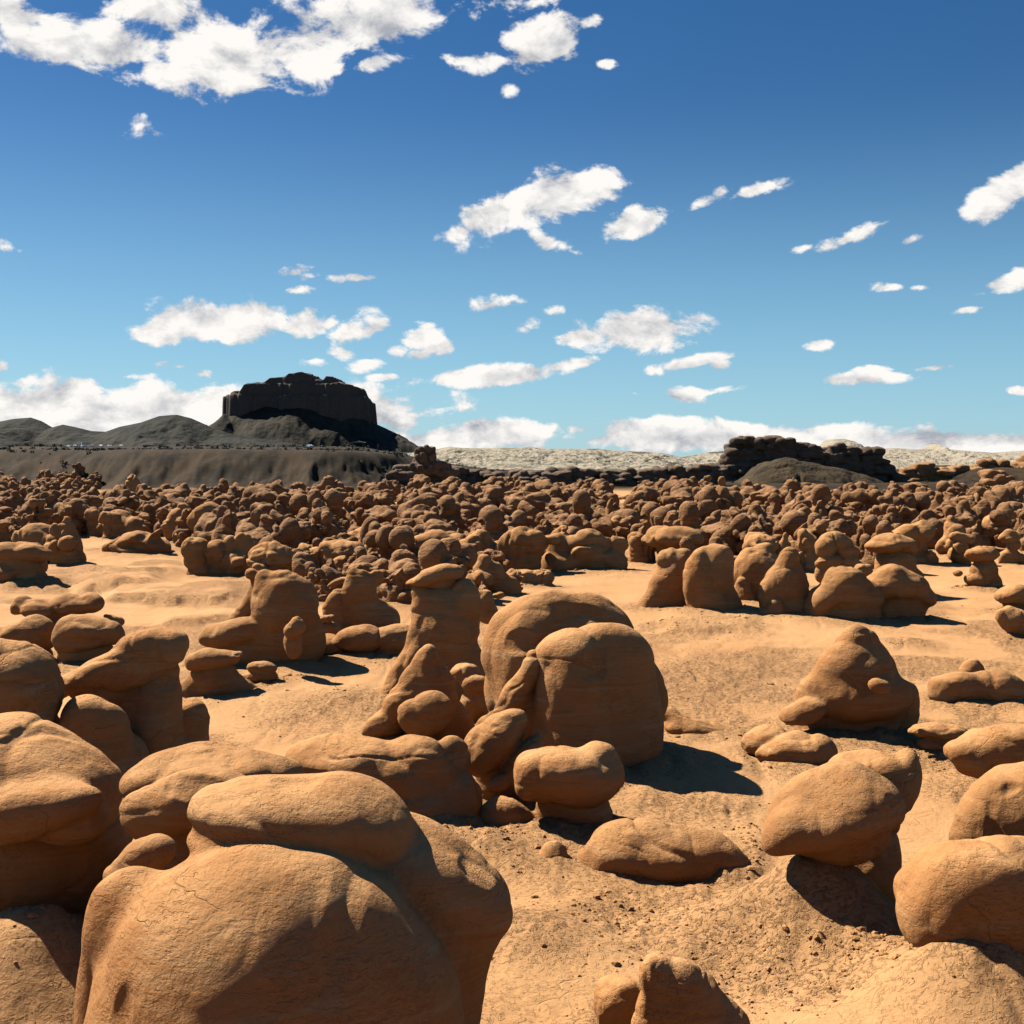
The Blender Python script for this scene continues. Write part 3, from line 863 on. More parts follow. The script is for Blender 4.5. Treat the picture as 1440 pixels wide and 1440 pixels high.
rock('hoodoo', 'neat toadstool hoodoo with a round cap standing alone at the right', 53.0, {
    'cap_rock': [(1381, 780, 24, 11, 0, 0, 21), (1383, 776, 18, 9, 0, 0, 16)],
    'pedestal': [(1384, 806, 18, 24, 0, 0, 16), (1375, 816, 20, 11, 0, -.1, 16), (1392, 822, 16, 18, 0, 0, 14)]}, k=3, vox=1.4)
rock('boulder', 'tiny dark stone just left of the lone toadstool', 53.0, {
    'rock': [(1347, 806, 7, 4.5, 0, 0, 6)]}, k=2, cat='boulder', vox=1.0)
rock('hoodoo', 'pale flat cap rock at the right edge below the lone toadstool', 44.5, {
    'rock': [(1425, 836, 26, 13, 8, 0, 22), (1440, 842, 22, 12, 0, 0, 20), (1430, 856, 20, 16, 0, .2, 18)]}, k=4)
rock('hoodoo', 'rough orange block at the right edge over open sand', 37.5, {
    'rock': [(1428, 874, 24, 17, -10, 0, 20), (1415, 866, 14, 11, 10, 0, 12), (1440, 884, 20, 18, 0, .1, 18)]}, k=5)
rock('hoodoo', 'wide hat-capped mushroom rock with a thick dark stem behind the right-hand row', 50.5, {
    'cap_rock': [(1252, 765, 34, 11, 3, 0, 28), (1250, 759, 22, 9, 0, 0, 20), (1275, 770, 16, 8, -18, 0, 16), (1266, 760, 12, 7, 0, 0, 10)],
    'pedestal': [(1260, 795, 28, 28, 0, .2, 24), (1266, 808, 32, 14, 0, .2, 24)]}, k=3, vox=1.5)
rock('hoodoo', 'lumpy heap of about eight rounded stones behind the fourth roof', 49.5, {
    'rock': [(1175, 762, 22, 14, 0, .4, 18), (1160, 772, 14, 14, 20, .1, 14), (1190, 776, 16, 12, 0, .2, 14), (1165, 790, 18, 10, 8, 0, 14), (1195, 788, 14, 9, 0, 0, 12),
             (1178, 800, 16, 10, 0, .1, 12), (1205, 796, 12, 8, 0, 0, 10), (1180, 812, 32, 14, 0, .3, 20), (1158, 805, 12, 14, 0, .1, 12)]}, k=2, vox=1.5)


# ------------------------------------------------------------------ hoodoo families for the crowd further out
def unit_rock(kind, rng):
    """lobes in a unit box: x -.5..+.5, z 0..1"""
    j = lambda a=.05: rng.uniform(-a, a)
    B = []
    def e(x, z, rx, rz, rot=0, y=0., ry=None, **kw):
        B.append((x + j(.04), z + j(.03), rx * (1 + j(.12)), rz * (1 + j(.12)), rot + j(9), y + j(.05), ry or min(rx, 1.8 * rz) * .9, kw))
    if kind == 'mushroom':
        e(0, .74, .46, .22); e(.14 * rng.choice([-1, 1]), .84, .26, .17); e(.1 * rng.choice([-1, 1]), .66, .40, .15)
        e(0, .34, .30, .42); e(.05, .05, .40, .28)
    elif kind == 'toadstool':
        e(0, .80, .42, .17); e(0, .87, .26, .12)
        e(0, .5, .2, .36); e(.02, .15, .34, .34)
    elif kind == 'cone':
        e(0, .42, .34, .52, 0, 0, .3, tp=.3); e(-.16, .3, .3, .32, -30); e(.18, .26, .28, .34); e(.02, .8, .16, .18)
    elif kind == 'double':
        e(-.22, .68, .27, .26); e(.22, .60, .28, .26, -8); e(-.2, .3, .26, .42); e(.2, .28, .26, .38); e(0, .1, .46, .22)
    elif kind == 'loaf':
        e(-.15, .5, .34, .42, 12); e(.2, .42, .32, .38, -14); e(0, .15, .46, .3)
    elif kind == 'pile':
        for i in range(9):
            z = rng.uniform(.1, .85)
            e(rng.uniform(-.34, .34) * (1.1 - z * .6), z, rng.uniform(.16, .26), rng.uniform(.10, .18), rng.uniform(-25, 25), rng.uniform(-.2, .2))
        e(0, .2, .42, .3)
    elif kind == 'skull':
        e(0, .66, .40, .32); e(-.2, .55, .24, .24, 20); e(.22, .6, .24, .26); e(0, .2, .34, .36)
        B.append((-.1, .58, .1, .09, 10, -.36, .12, dict(op=-1))); B.append((.15, .56, .09, .08, 0, -.36, .12, dict(op=-1)))
    elif kind == 'fin':
        e(-.1, .6, .17, .42, -16, 0, .2); e(.08, .4, .26, .42, 8); e(.2, .2, .3, .3); e(-.25, .15, .26, .26)
    elif kind == 'tower':
        e(0, .9, .18, .11); e(0, .74, .24, .12); e(0, .56, .22, .15); e(.03, .3, .32, .3); e(0, .08, .42, .2)
    elif kind == 'triple':
        e(-.3, .6, .2, .28, -10); e(0, .72, .2, .28); e(.3, .56, .2, .28, 10); e(0, .25, .46, .34); e(-.25, .2, .24, .34); e(.27, .2, .24, .3)
    for i in range(rng.randrange(2, 5)):
        a = rng.uniform(0, 6.28); q = rng.uniform(.22, .40)
        e(math.cos(a) * q, rng.uniform(.1, .75), rng.uniform(.12, .24), rng.uniform(.09, .2), rng.uniform(-35, 35), math.sin(a) * q)
    return B


KINDS = ['mushroom', 'toadstool', 'cone', 'double', 'loaf', 'pile', 'skull', 'fin', 'tower', 'triple']


def unit_mesh(kind, seed, w, h, depth=1.0, cells=30, amp=1.0):
    rng = random.Random(seed)
    bl = []
    for (x, z, rx, rz, rot, y, ry, kw) in unit_rock(kind, rng):
        r = np.array([rx * w, ry * w * depth, rz * h])
        a = R(rot)
        Rx = math.hypot(r[0] * math.cos(a), r[2] * math.sin(a)); Rz = math.hypot(r[0] * math.sin(a), r[2] * math.cos(a))
        tp = kw.get('tp', 0)
        f = 1 + tp
        bl.append(dict(c=np.array([x * w, y * w * depth, z * h]), r=r, R=np.array([Rx * f + (Rz * .3 if tp else 0), r[1] * f, Rz]), rot=a, op=kw.get('op', 1), tp=tp))
    V, Fq = build_sdf(bl, max(w, h) / cells, .045 * w, -.3)
    V = weather(V, Fq, max(w, h), seed % 997, 1.25 * amp, 1.0)
    return V, Fq


def placed_rock(kind, cx, top, w, base, label, depth=1.0, D=None, seed=None, cells=34):
    """hand-placed rock of the middle distance, real size from its distance"""
    g = gdist(base)
    m = g / F
    Dc = D or (g + .35 * w * m * depth)
    p, m = at(cx, base, Dc)
    gz = float(terrain(p[0], Dc))
    ztop = at(cx, top, Dc)[0][2]
    hh = ztop - gz
    ww = w * m
    seed = seed or (int(cx * 31 + top * 7) % 9973)
    V, Fq = unit_mesh(kind, seed, ww * 1.15, hh * 1.0, depth, cells, 1.05)
    o = mesh_obj('hoodoo', V, Fq, M_ROCK)
    o.location = (p[0], Dc, gz)
    tag(o, label, 'rock')
    PLACED.append((p[0], Dc, ww / 2))
    MOUNDS.append((p[0], Dc, ww * .75, .22, 1.0))


for args in [
    ('mushroom', 28, 765, 72, 822, 'dark-stemmed mushroom rock at the left edge of the open sand'),
    ('double', 292, 752, 56, 806, 'hoodoo with two cap lobes on a dark drum, right end of the open sand'),
    ('triple', 342, 748, 48, 806, 'hoodoo of three upright ribs right beside the two-lobed drum'),
    ('skull', 379, 762, 56, 822, 'blunt block-headed hoodoo just above the tall dark hump'),
    ('loaf', 198, 743, 84, 776, 'whale-backed low boulder at the top edge of the open sand'),
    ('loaf', 62, 735, 66, 790, 'stepped boulder stack behind the left-edge mushroom rock'),
    ('cone', 92, 726, 40, 792, 'dark pointed hoodoo behind the stepped boulder stack'),
    ('skull', 735, 743, 66, 812, 'skull-faced hoodoo with two eye hollows above the giant boulder'),
    ('tower', 792, 739, 44, 800, 'tall dark hoodoo standing right behind the skull face', 1.2),
    ('triple', 825, 743, 100, 808, 'long wall of knobs casting a deep shadow above the giant boulder', .5),
    ('loaf', 622, 744, 72, 792, 'wide grinning boulder with a shaded right half, left of the skull face'),
    ('cone', 672, 746, 58, 800, 'sharp dark-fronted block between the grinning boulder and the skull face'),
    ('fin', 686, 778, 66, 850, 'arched leaning hoodoo lit along its curved left back'),
    ('pile', 718, 794, 34, 846, 'small knobbly hoodoo right of the arched one'),
    ('double', 752, 800, 50, 832, 'low pair of egg stones above the crest of the giant boulder'),
    ('cone', 517, 763, 36, 800, 'small bell-shaped hoodoo above the sharp fin'),
    ('skull', 478, 757, 58, 820, 'hollow-eyed hoodoo left of the bell-shaped one'),
    ('double', 437, 762, 44, 806, 'split block hoodoo left of the hollow-eyed one'),
    ('loaf', 548, 785, 54, 830, 'low dark loaf behind the tilted slab'),
    ('mushroom', 950, 745, 76, 800, 'broad flat-headed hoodoo behind the leaning fin'),
    ('double', 902, 748, 40, 796, 'small round block left of the flat-headed hoodoo'),
    ('cone', 858, 700, 20, 758, 'thin dark spire beside the sandy path right of centre'),
    ('skull', 867, 722, 26, 768, 'round-headed hoodoo at the foot of the thin spire'),
    ('skull', 1068, 744, 52, 800, 'large rounded hoodoo behind the right-hand row'),
    ('fin', 1101, 750, 22, 800, 'narrow upright slab right of the large rounded hoodoo'),
    ('mushroom', 1137, 745, 34, 800, 'round-capped dark stem between the slab and the stone heap'),
    ('loaf', 1192, 726, 60, 768, 'smooth cone-backed boulder above the stone heap'),
    ('fin', 1228, 722, 42, 772, 'leaning lit slab right of the cone-backed boulder'),
    ('mushroom', 1285, 734, 54, 790, 'flat plate-capped hoodoo behind the hat-capped mushroom', 1.0),
    ('double', 1258, 733, 40, 775, 'two-lobed block behind the hat-capped mushroom'),
    ('fin', 1340, 722, 40, 780, 'profile-faced hoodoo left of the lone toadstool'),
    ('toadstool', 1350, 746, 38, 790, 'low toadstool in front of the profile-faced hoodoo'),
    ('toadstool', 1420, 745, 34, 790, 'toadstool hoodoo near the right edge behind the lone toadstool'),
    ('skull', 1398, 722, 40, 770, 'deep-eyed hoodoo up the slope from the lone toadstool'),
    ('loaf', 180, 716, 56, 756, 'pale-topped boulder above the whale-backed one'),
    ('mushroom', 133, 715, 24, 752, 'slim capped stem left of the pale-topped boulder'),
    ('mushroom', 155, 718, 26, 756, 'second slim capped stem touching the pale-topped boulder'),
    ('cone', 255, 705, 50, 762, 'craggy dark hoodoo above the two-lobed drum'),
    ('skull', 295, 708, 60, 768, 'broad lit-shouldered hoodoo above the three ribs'),
    ('cone', 188, 665, 26, 705, 'dark pyramid-shaped hoodoo standing clear on the upper left sand'),
    ('loaf', 545, 735, 92, 778, 'large ridge-backed boulder left of the sunlit gap'),
    ('tower', 1017, 672, 30, 735, 'tall totem hoodoo with stacked rings beneath the dark mesa'),
    ('mushroom', 1140, 682, 18, 706, 'lone ball-headed hoodoo below the dark mesa'),
    ('cone', 1115, 672, 16, 704, 'thin twisted spire below the dark mesa'),
    ('cone', 1352, 678, 10, 708, 'slim upright finger rock on the pale wash at right'),
]:
    placed_rock(*args)

# ------------------------------------------------------------------ the crowd of hoodoos across the valley
rng = random.Random(4)
protos = []
for i in range(34):
    kind = (KINDS + ['mushroom', 'tower', 'cone', 'toadstool', 'fin'])[i % 15]
    w = rng.uniform(2.4, 4.4)
    h = w * {'mushroom': .8, 'toadstool': .95, 'cone': 1.0, 'double': .7, 'loaf': .55, 'pile': .75, 'skull': .85, 'fin': .95, 'tower': 1.3, 'triple': .75}[kind] * rng.uniform(.85, 1.15)
    h = min(h, 3.6)
    V, Fq = unit_mesh(kind, 500 + i * 17, w, h, rng.uniform(.8, 1.1), 36, 1.7)
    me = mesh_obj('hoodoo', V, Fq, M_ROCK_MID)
    m_ = me.data
    bpy.data.objects.remove(me)
    V2, F2 = unit_mesh(kind, 500 + i * 17, w, h, 1.0, 13, 1.5)
    protos.append((kind, w, h, m_, V2, F2))


def clear_spot(px, py):
    for (cx, cy, rx, ry) in [(215, 835, 190, 66), (180, 790, 110, 22), (874, 716, 24, 30), (880, 800, 60, 30), (560, 728, 18, 22),
                             (1000, 760, 30, 8), (1040, 728, 34, 9), (1325, 800, 60, 26), (1420, 930, 120, 110), (1390, 700, 26, 10), (1290, 700, 14, 6),
                             (150, 697, 50, 9), (250, 690, 30, 7), (1140, 760, 28, 8), (1110, 700, 40, 8)]:
        if ((px - cx) / rx) ** 2 + ((py - cy) / ry) ** 2 < 1: return True
    return False


cand = []
tries = 0
cell = {}
def near(x, y, r):
    gx, gy = int(x // 6), int(y // 6)
    for a in (-1, 0, 1):
        for b in (-1, 0, 1):
            for (qx, qy, qr) in cell.get((gx + a, gy + b), ()):
                if (x - qx) ** 2 + (y - qy) ** 2 < ((r + qr) * .72) ** 2: return True
    return False
for (x, y, r) in PLACED:
    cell.setdefault((int(x // 6), int(y // 6)), []).append((x, y, r))
while tries < 30000:
    tries += 1
    D = math.sqrt(rng.uniform(43 ** 2, 226 ** 2))
    px = rng.uniform(-40, 1480)
    x = (px - 720) / F * D
    py = 640 + CAM_H * F / D
    if py > (862 if 440 < px < 700 else (812 if 250 < px <= 440 or 700 <= px < 800 else (806 if 940 < px < 1240 else 776))): continue
    top = 684 if px < 140 else (707 if px < 540 else (696 if px < 1000 else 707))
    if py < top + 4 * math.sin(px * .05): continue
    if px < 230 and py > 745 and rng.random() < .8: continue
    if clear_spot(px, py): continue
    dn = float(fbm2(np.array([x]), np.array([D]), 13.0, 2, 31)[0])
    if dn < -.36: continue

    s = rng.choice([.3, .4, .5, .65, .75, .85, .95, 1.05])
    if D > 140: s *= .76
    if D < 62: s = rng.uniform(.32, .62)
    i = rng.randrange(len(protos))
    s = min(s, 2.9 / protos[i][2])
    r = protos[i][1] * s * .5
    if near(x, D, r): continue
    cell.setdefault((int(x // 6), int(D // 6)), []).append((x, D, r))
    cand.append((D, x, px, py, i, s, rng.uniform(0, 2 * math.pi)))
print('crowd', len(cand))
cand.sort(key=lambda c: c[0] / c[5])
N_IND = 228
WORD = {'mushroom': 'mushroom-capped', 'toadstool': 'toadstool-shaped', 'cone': 'pointed', 'double': 'two-lobed', 'loaf': 'low rounded',
        'pile': 'heaped', 'skull': 'hollow-faced', 'fin': 'leaning finned', 'tower': 'tall stacked', 'triple': 'three-knobbed'}


def zone(px):
    for lim, s in [(110, 'at the far left'), (300, 'left of the butte'), (430, 'below left butte cliffs'), (585, 'below right butte cliffs'),
                   (800, 'below pale badlands'), (1010, 'left of the dark mesa'), (1270, 'below the dark mesa')]:
        if px < lim: return s
    return 'at the far right'


ind = cand[:N_IND]
grp = {}
for c in ind:
    row = 'back row' if c[3] < 716 else ('middle row' if c[3] < 738 else 'front row')
    grp.setdefault((WORD[protos[c[4]][0]], zone(c[2]), row), []).append(c)
ORD = ['first', 'second', 'third', 'fourth', 'fifth', 'sixth', 'seventh', 'eighth', 'ninth', 'tenth', 'eleventh', 'twelfth']
NUM = ['', 'one', 'two', 'three', 'four', 'five', 'six', 'seven', 'eight', 'nine', 'ten', 'eleven', 'twelve']
for (wd, zn, row), cs in grp.items():
    cs.sort(key=lambda c: c[2])
    for n, (D, x, px, py, i, s, rot) in enumerate(cs):
        kind, w, h, me, _, _ = protos[i]
        o = bpy.data.objects.new('hoodoo', me)
        COL.objects.link(o)
        gz = float(terrain(x, D))
        o.location = (x, D, gz - .05)
        o.rotation_euler = (0, 0, rot)
        sz = s * (1 + rng.uniform(-.1, .1))
        o.scale = (s, s, sz)
        if len(cs) == 1: lab = f'only {wd} hoodoo in the {row} {zn}'
        else: lab = f'{wd} hoodoo, {ORD[n]} of {NUM[len(cs)]} from left, {row} {zn}'
        tag(o, lab, 'rock', 'hoodoos crowding the valley floor')
        MOUNDS.append((x, D, w * s * .8, .2, 1.0))

VV, FF = [], []
nv = 0
for (D, x, px, py, i, s, rot) in cand[N_IND:]:
    _, w, h, _, V, Fq = protos[i]
    c_, s_ = math.cos(rot), math.sin(rot)
    gz = float(terrain(x, D))
    P = np.stack([V[:, 0] * c_ - V[:, 1] * s_, V[:, 0] * s_ + V[:, 1] * c_, V[:, 2]], 1) * s + np.array([x, D, gz - .05])
    VV.append(P); FF.append(Fq + nv); nv += len(P)
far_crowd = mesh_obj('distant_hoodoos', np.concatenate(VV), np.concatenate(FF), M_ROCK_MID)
tag(far_crowd, 'dense crowd of small distant brown hoodoos at the back of the valley', 'rocks', kind='stuff')

# ------------------------------------------------------------------ extra rises of the valley floor
mound_px(745, 1330, 110, .35)
mound_px(1000, 1330, 120, .15)
mound_px(1330, 1440, 170, .5)
mound_px(30, 1440, 160, 1.0)
mound_px(1150, 1325, 105, .95)
mound_px(1390, 1440, 120, .35)
mound_px(20, 1330, 120, .5)
mound_px(480, 1010, 120, .35, 1.2)
mound_px(690, 1210, 60, .3)
mound_px(420, 1010, 80, -.15)
mound_px(1000, 960, 130, .15, 1.5)
mound_px(560, 1180, 100, .3)

# ------------------------------------------------------------------ ground sheet (polar sheet reaching the horizon)
rr = [2.0]
while rr[-1] < 9000:
    rr.append(rr[-1] * (1.0060 if rr[-1] < 320 else 1.03))
rr = np.array(rr)
th_mid = np.linspace(R(-30), R(30), 880)
th_out = np.linspace(R(30), R(330), 120)[1:]
th = np.concatenate([th_mid, th_out])
RR, TH = np.meshgrid(rr, th, indexing='ij')
X = RR * np.sin(TH); Y = RR * np.cos(TH)
Z = terrain(X, Y)
SK = np.zeros_like(Z)
APR = np.zeros_like(Z)
for (mx_, my_, r_, h_, st_, *man_) in MOUNDS:
    R0 = math.hypot(mx_, my_)
    ext = 2.2 * r_ * max(1, st_)
    i0 = np.searchsorted(rr, R0 - ext); i1 = np.searchsorted(rr, R0 + ext)
    if i1 <= i0: continue
    a0 = math.atan2(mx_, my_); da = min(ext / max(R0, 1), 3)
    j0 = np.searchsorted(th, a0 - da); j1 = np.searchsorted(th, a0 + da)
    if j1 <= j0: continue
    sl = (slice(i0, i1), slice(j0, j1))
    d2 = ((X[sl] - mx_) / r_) ** 2 + ((Y[sl] - my_) / (r_ * st_)) ** 2
    e = np.exp(-d2 * 1.1) * smooth(5, 3.6, d2)
    if man_: Z[sl] += h_ * e
    else: APR[sl] = np.maximum(APR[sl], h_ * e * .8)
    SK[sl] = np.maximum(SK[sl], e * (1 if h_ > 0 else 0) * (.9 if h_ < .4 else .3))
Z += APR
nearm = (RR < 140) & (np.abs(TH) < R(30))
x_, y_ = X[nearm], Y[nearm]
rough = smooth(.05, .45, fbm2(x_, y_, 3.3, 3, 51)) * smooth(9, 11, np.hypot(x_, y_))
# crumbly ledges across the open sand
u_ = x_ / y_ * F + 720
v_ = 640 + CAM_H * F / y_
led = np.zeros_like(x_)
for (vy, a, b, amp_, wl) in [(808, 110, 245, .26, 7), (824, 0, 90, .24, 7), (828, 115, 215, .32, 7), (846, 150, 330, .38, 8), (880, 230, 320, .2, 7), (958, 960, 1080, .08, 14), (905, 940, 1060, .14, 12),
                             (1150, 900, 1060, .05, 30), (1245, 850, 1080, .08, 24)]:
    m_ = smooth(a - 20, a + 15, u_) * (1 - smooth(b - 15, b + 20, u_))
    yy = v_ - vy - 6 * fbm2(x_, y_, 4.0, 3, 33) - 3 * fbm2(x_, y_, 1.0, 3, 34)
    led += amp_ * m_ * smooth(wl * .22, -wl * .22, yy) * smooth(-wl * 5, -wl, yy)
    rough = np.maximum(rough, m_ * np.exp(-(yy / (wl * .6)) ** 2))
for (cx, cy, rx, ry, a) in [(930, 1300, 130, 50, 1), (980, 1390, 160, 50, .8), (1100, 1400, 130, 50, .9), (1190, 1300, 60, 60, .7), (1060, 1180, 60, 40, .8), (60, 1400, 110, 60, .9),
                            (600, 1130, 110, 60, .8), (270, 960, 40, 26, .9), (1320, 1060, 60, 30, .8), (1290, 860, 60, 20, .8), (980, 900, 120, 18, .7)]:
    rough = np.maximum(rough, a * smooth(1.3, .5, ((u_ - cx) / rx) ** 2 + ((v_ - cy) / ry) ** 2) * smooth(-.5, .3, fbm2(x_, y_, 1.2, 3, 71) + .2))
sk_ = SK[nearm]
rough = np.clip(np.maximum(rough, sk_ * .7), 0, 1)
fine = fbm2(x_, y_, .55, 4, 61, .55) * (.008 + .045 * rough) * smooth(140, 50, y_)
crumbs = np.clip(noise3(np.stack([x_ / .13, y_ / .13, x_ * 0], -1), 8) - .1, 0, 1) * rough * .055 * smooth(60, 25, y_)
und = fbm2(x_, y_, 4.5, 3, 81) * .09
rill = np.abs(fbm2(x_, y_ * .5, 1.4, 3, 91))
Z[nearm] += led + fine + crumbs + und - .05 * (1 - smooth(0, .25, rill)) * (.4 + sk_)
ROUGH = np.zeros_like(Z); ROUGH[nearm] = rough
UU = X / np.maximum(Y, 1) * F + 720
FT = np.interp(UU, [0, 90, 180, 520, 600, 980, 1030, 1440], [200, 204, 190, 190, 205, 205, 196, 196])
DIM_BANK = smooth(-10, 12, np.where(Y > 0, Y - FT, -50) + 8 * fbm2(X, Y, 20., 3, 13))  # rim and plateau ground that carries the painted cloud shade
nr, nt = RR.shape
idx = np.arange(nr * nt).reshape(nr, nt)
jn = np.roll(idx, -1, axis=1)
quads = np.stack([idx[:-1], idx[1:], jn[1:], jn[:-1]], -1).reshape(-1, 4)
V = np.stack([X, Y, Z], -1).reshape(-1, 3)
# hub below the viewer
hub = len(V)
V = np.vstack([V, [[0, 0, float(terrain(0, 0))]]])
gz_attr = {'rough': np.append(ROUGH.ravel(), 0), 'skirt': np.append(SK.ravel(), 0), 'scrub': np.append(DIM_BANK.ravel(), 0)}
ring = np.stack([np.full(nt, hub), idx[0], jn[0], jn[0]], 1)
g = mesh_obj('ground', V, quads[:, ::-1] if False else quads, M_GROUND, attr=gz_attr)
tag(g, kind='structure')
hubm = mesh_obj('ground', np.vstack([V[:nt], V[hub:hub + 1]]), np.stack([np.full(nt, nt), np.arange(nt), (np.arange(nt) + 1) % nt], 1), M_GROUND)
tag(hubm, kind='structure')

# ------------------------------------------------------------------ loose stones and crumbs
ico_v, ico_f = [], []
t_ = (1 + 5 ** .5) / 2
ico_v = np.array([(-1, t_, 0), (1, t_, 0), (-1, -t_, 0), (1, -t_, 0), (0, -1, t_), (0, 1, t_), (0, -1, -t_), (0, 1, -t_), (t_, 0, -1), (t_, 0, 1), (-t_, 0, -1), (-t_, 0, 1)]) / 1.9
ico_f = np.array([(0, 11, 5), (0, 5, 1), (0, 1, 7), (0, 7, 10), (0, 10, 11), (1, 5, 9), (5, 11, 4), (11, 10, 2), (10, 7, 6), (7, 1, 8), (3, 9, 4), (3, 4, 2), (3, 2, 6), (3, 6, 8), (3, 8, 9),
                  (4, 9, 5), (2, 4, 11), (6, 2, 10), (8, 6, 7), (9, 8, 1)])
nprng = np.random.default_rng(3)
Zg = Z
def ground_z(x, y):
    r = np.hypot(x, y); a = np.arctan2(x, y)
    i = np.clip(np.searchsorted(rr, r) - 1, 0, len(rr) - 2); j = np.clip(np.searchsorted(th, a) - 1, 0, len(th) - 2)
    fi = (r - rr[i]) / (rr[i + 1] - rr[i]); fj = (a - th[j]) / (th[j + 1] - th[j])
    return (Zg[i, j] * (1 - fi) + Zg[i + 1, j] * fi) * (1 - fj) + (Zg[i, j + 1] * (1 - fi) + Zg[i + 1, j + 1] * fi) * fj
pv, pf = [], []
nv = 0
spots = []
for (cx, cy, rx, ry, n) in [(880, 1290, 110, 40, 260), (960, 1380, 170, 60, 240), (1120, 1400, 120, 50, 160), (1060, 1190, 60, 40, 160), (700, 1190, 60, 30, 160), (60, 1410, 100, 60, 120),
                            (1300, 860, 70, 18, 60), (960, 890, 120, 14, 120), (990, 800, 60, 20, 40), (1040, 960, 160, 60, 60), (450, 1000, 120, 50, 70), (1240, 1385, 60, 30, 120), (1320, 1060, 60, 30, 80)]:
    a = nprng.normal(0, .55, (n, 2))
    for q in a: spots.append((cx + q[0] * rx, cy + q[1] * ry))
HEROES = list(PLACED)
for (hx, hy, hr) in HEROES:
    if hy > 60: continue
    for q in range(int(26 + 10 * hr)):
        a = nprng.uniform(0, 6.28); rr_ = hr * nprng.uniform(.75, 1.35)
        qx, qy = hx + math.cos(a) * rr_, hy + math.sin(a) * rr_ * .8
        if qy > 8: spots.append((qx / qy * F + 720, 640 + CAM_H * F / qy))
for (u, v) in spots:
    v = max(v, 660)
    D = gdist(min(v, 1600))
    x = (u - 720) / F * D
    if abs(math.atan2(x, D)) > R(29): continue
    s = min(float(nprng.lognormal(-4.7, .55)), .035) * (1 + D / 40)
    z = float(ground_z(np.array(x), np.array(D)))
    P = ico_v * (1 + nprng.uniform(-.25, .25, (12, 1))) * np.array([s * nprng.uniform(.8, 1.6), s * nprng.uniform(.8, 1.5), s * .8])
    pv.append(P + np.array([x, D, z + s * .15])); pf.append(ico_f + nv); nv += 12
deb = mesh_obj('loose_stones', np.concatenate(pv), np.concatenate(pf), M_ROCK, smooth_sh=False)
tag(deb, 'loose crumbs and small stones scattered on the sand', 'stones', kind='stuff')

# ------------------------------------------------------------------ dark mesa, cliffs and ridges behind the valley
def profile(pts, px):
    return np.interp(px, [p[0] for p in pts], [p[1] for p in pts])


def stacked_cliff(name, label, D, prof, x0, x1, base, mat, step=8, seed=1, depth=20, talus=None, gaps=0.0, cellpx=1.4, cat='cliff', ww=1.0, kk=1.3):
    rg = random.Random(seed)
    bl = []
    px = x0
    while px < x1:
        top = profile(prof, px) + rg.uniform(-2.5, 4)
        y = top + 3
        if rg.random() >= gaps:
            while y < base + 6:
                ry = rg.uniform(3.2, 6.5); rx = rg.uniform(.55, 1.0) * step * 1.3 * ww
                bl.append(pblob(D, px + rg.uniform(-2.5, 2.5), y, rx, ry, rg.uniform(-6, 6), rg.uniform(-1.2, 1.2) + (base - y) * D / F * .25, rx * 1.3, ex=rg.choice([2.0, 2.8, 3.2])))
                y += ry * rg.uniform(1.15, 1.7)
        px += step * rg.uniform(.6, 1.25)
    # solid mass behind the stacks
    px = x0 + step
    while px < x1 - step * .5:
        top = profile(prof, px) + 6
        p0 = max((base - top) / 2 + 4, 4)
        bl.append(pblob(D, px, (top + base) / 2 + 5, step * 1.6, p0, 0, depth * .35, step * 2.0, ex=3.0))
        px += step * 1.4
    m = D / F
    lo = min(b['c'][0] for b in bl)
    cx = at((x0 + x1) / 2, base, D)[0][0]
    gz = float(terrain(cx, D))
    V, Fq = build_sdf(bl, cellpx * m, kk * m, None)
    V = weather(V, Fq, 4.0, seed, 1.0, 1.5)
    V = V - np.array([cx, D, gz])
    parts = [('cliff', V, Fq, mat)]
    if talus:
        tb = [pblob(D, *t[:-1], **t[-1]) if isinstance(t[-1], dict) else pblob(D, *t) for t in talus]
        V2, F2 = build_sdf(tb, cellpx * m * 1.4, 14 * m, None)
        V2 = weather(V2, F2, 14.0, seed + 4, 1.0, .6) - np.array([cx, D, gz])
        parts.append(('talus_slope', V2, F2, M_TALUS))
    if len(parts) == 1:
        o = mesh_obj(name, V, Fq, mat); o.location = (cx, D, gz)
        tag(o, label, cat)
    else:
        o = empty(name, (cx, D, gz)); tag(o, label, cat)
        for pn, a, b, mm in parts: mesh_obj(pn, a, b, mm, o)
    return o


def talus_mat(name, c1, c2, sc=.35, bd=.6):
    m, t, bs, geo = new_mat(name)
    n = t.noise(geo, sc, 6, .62)
    n2 = t.noise(t.mapping(geo, scale=(1, 1, .3)), sc * 5, 4, .6)
    c = t.mix(t.remap(n, .35, .65), c1, c2)
    c = t.mix(t.remap(n2, .55, .7, 0, .5), c, tuple(v * .6 for v in c2))
    t.l.new(c, bs.inputs['Base Color'])
    t.l.new(t.bump(t.math('ADD', n, n2), .7, bd), bs.inputs['Normal'])
    return m


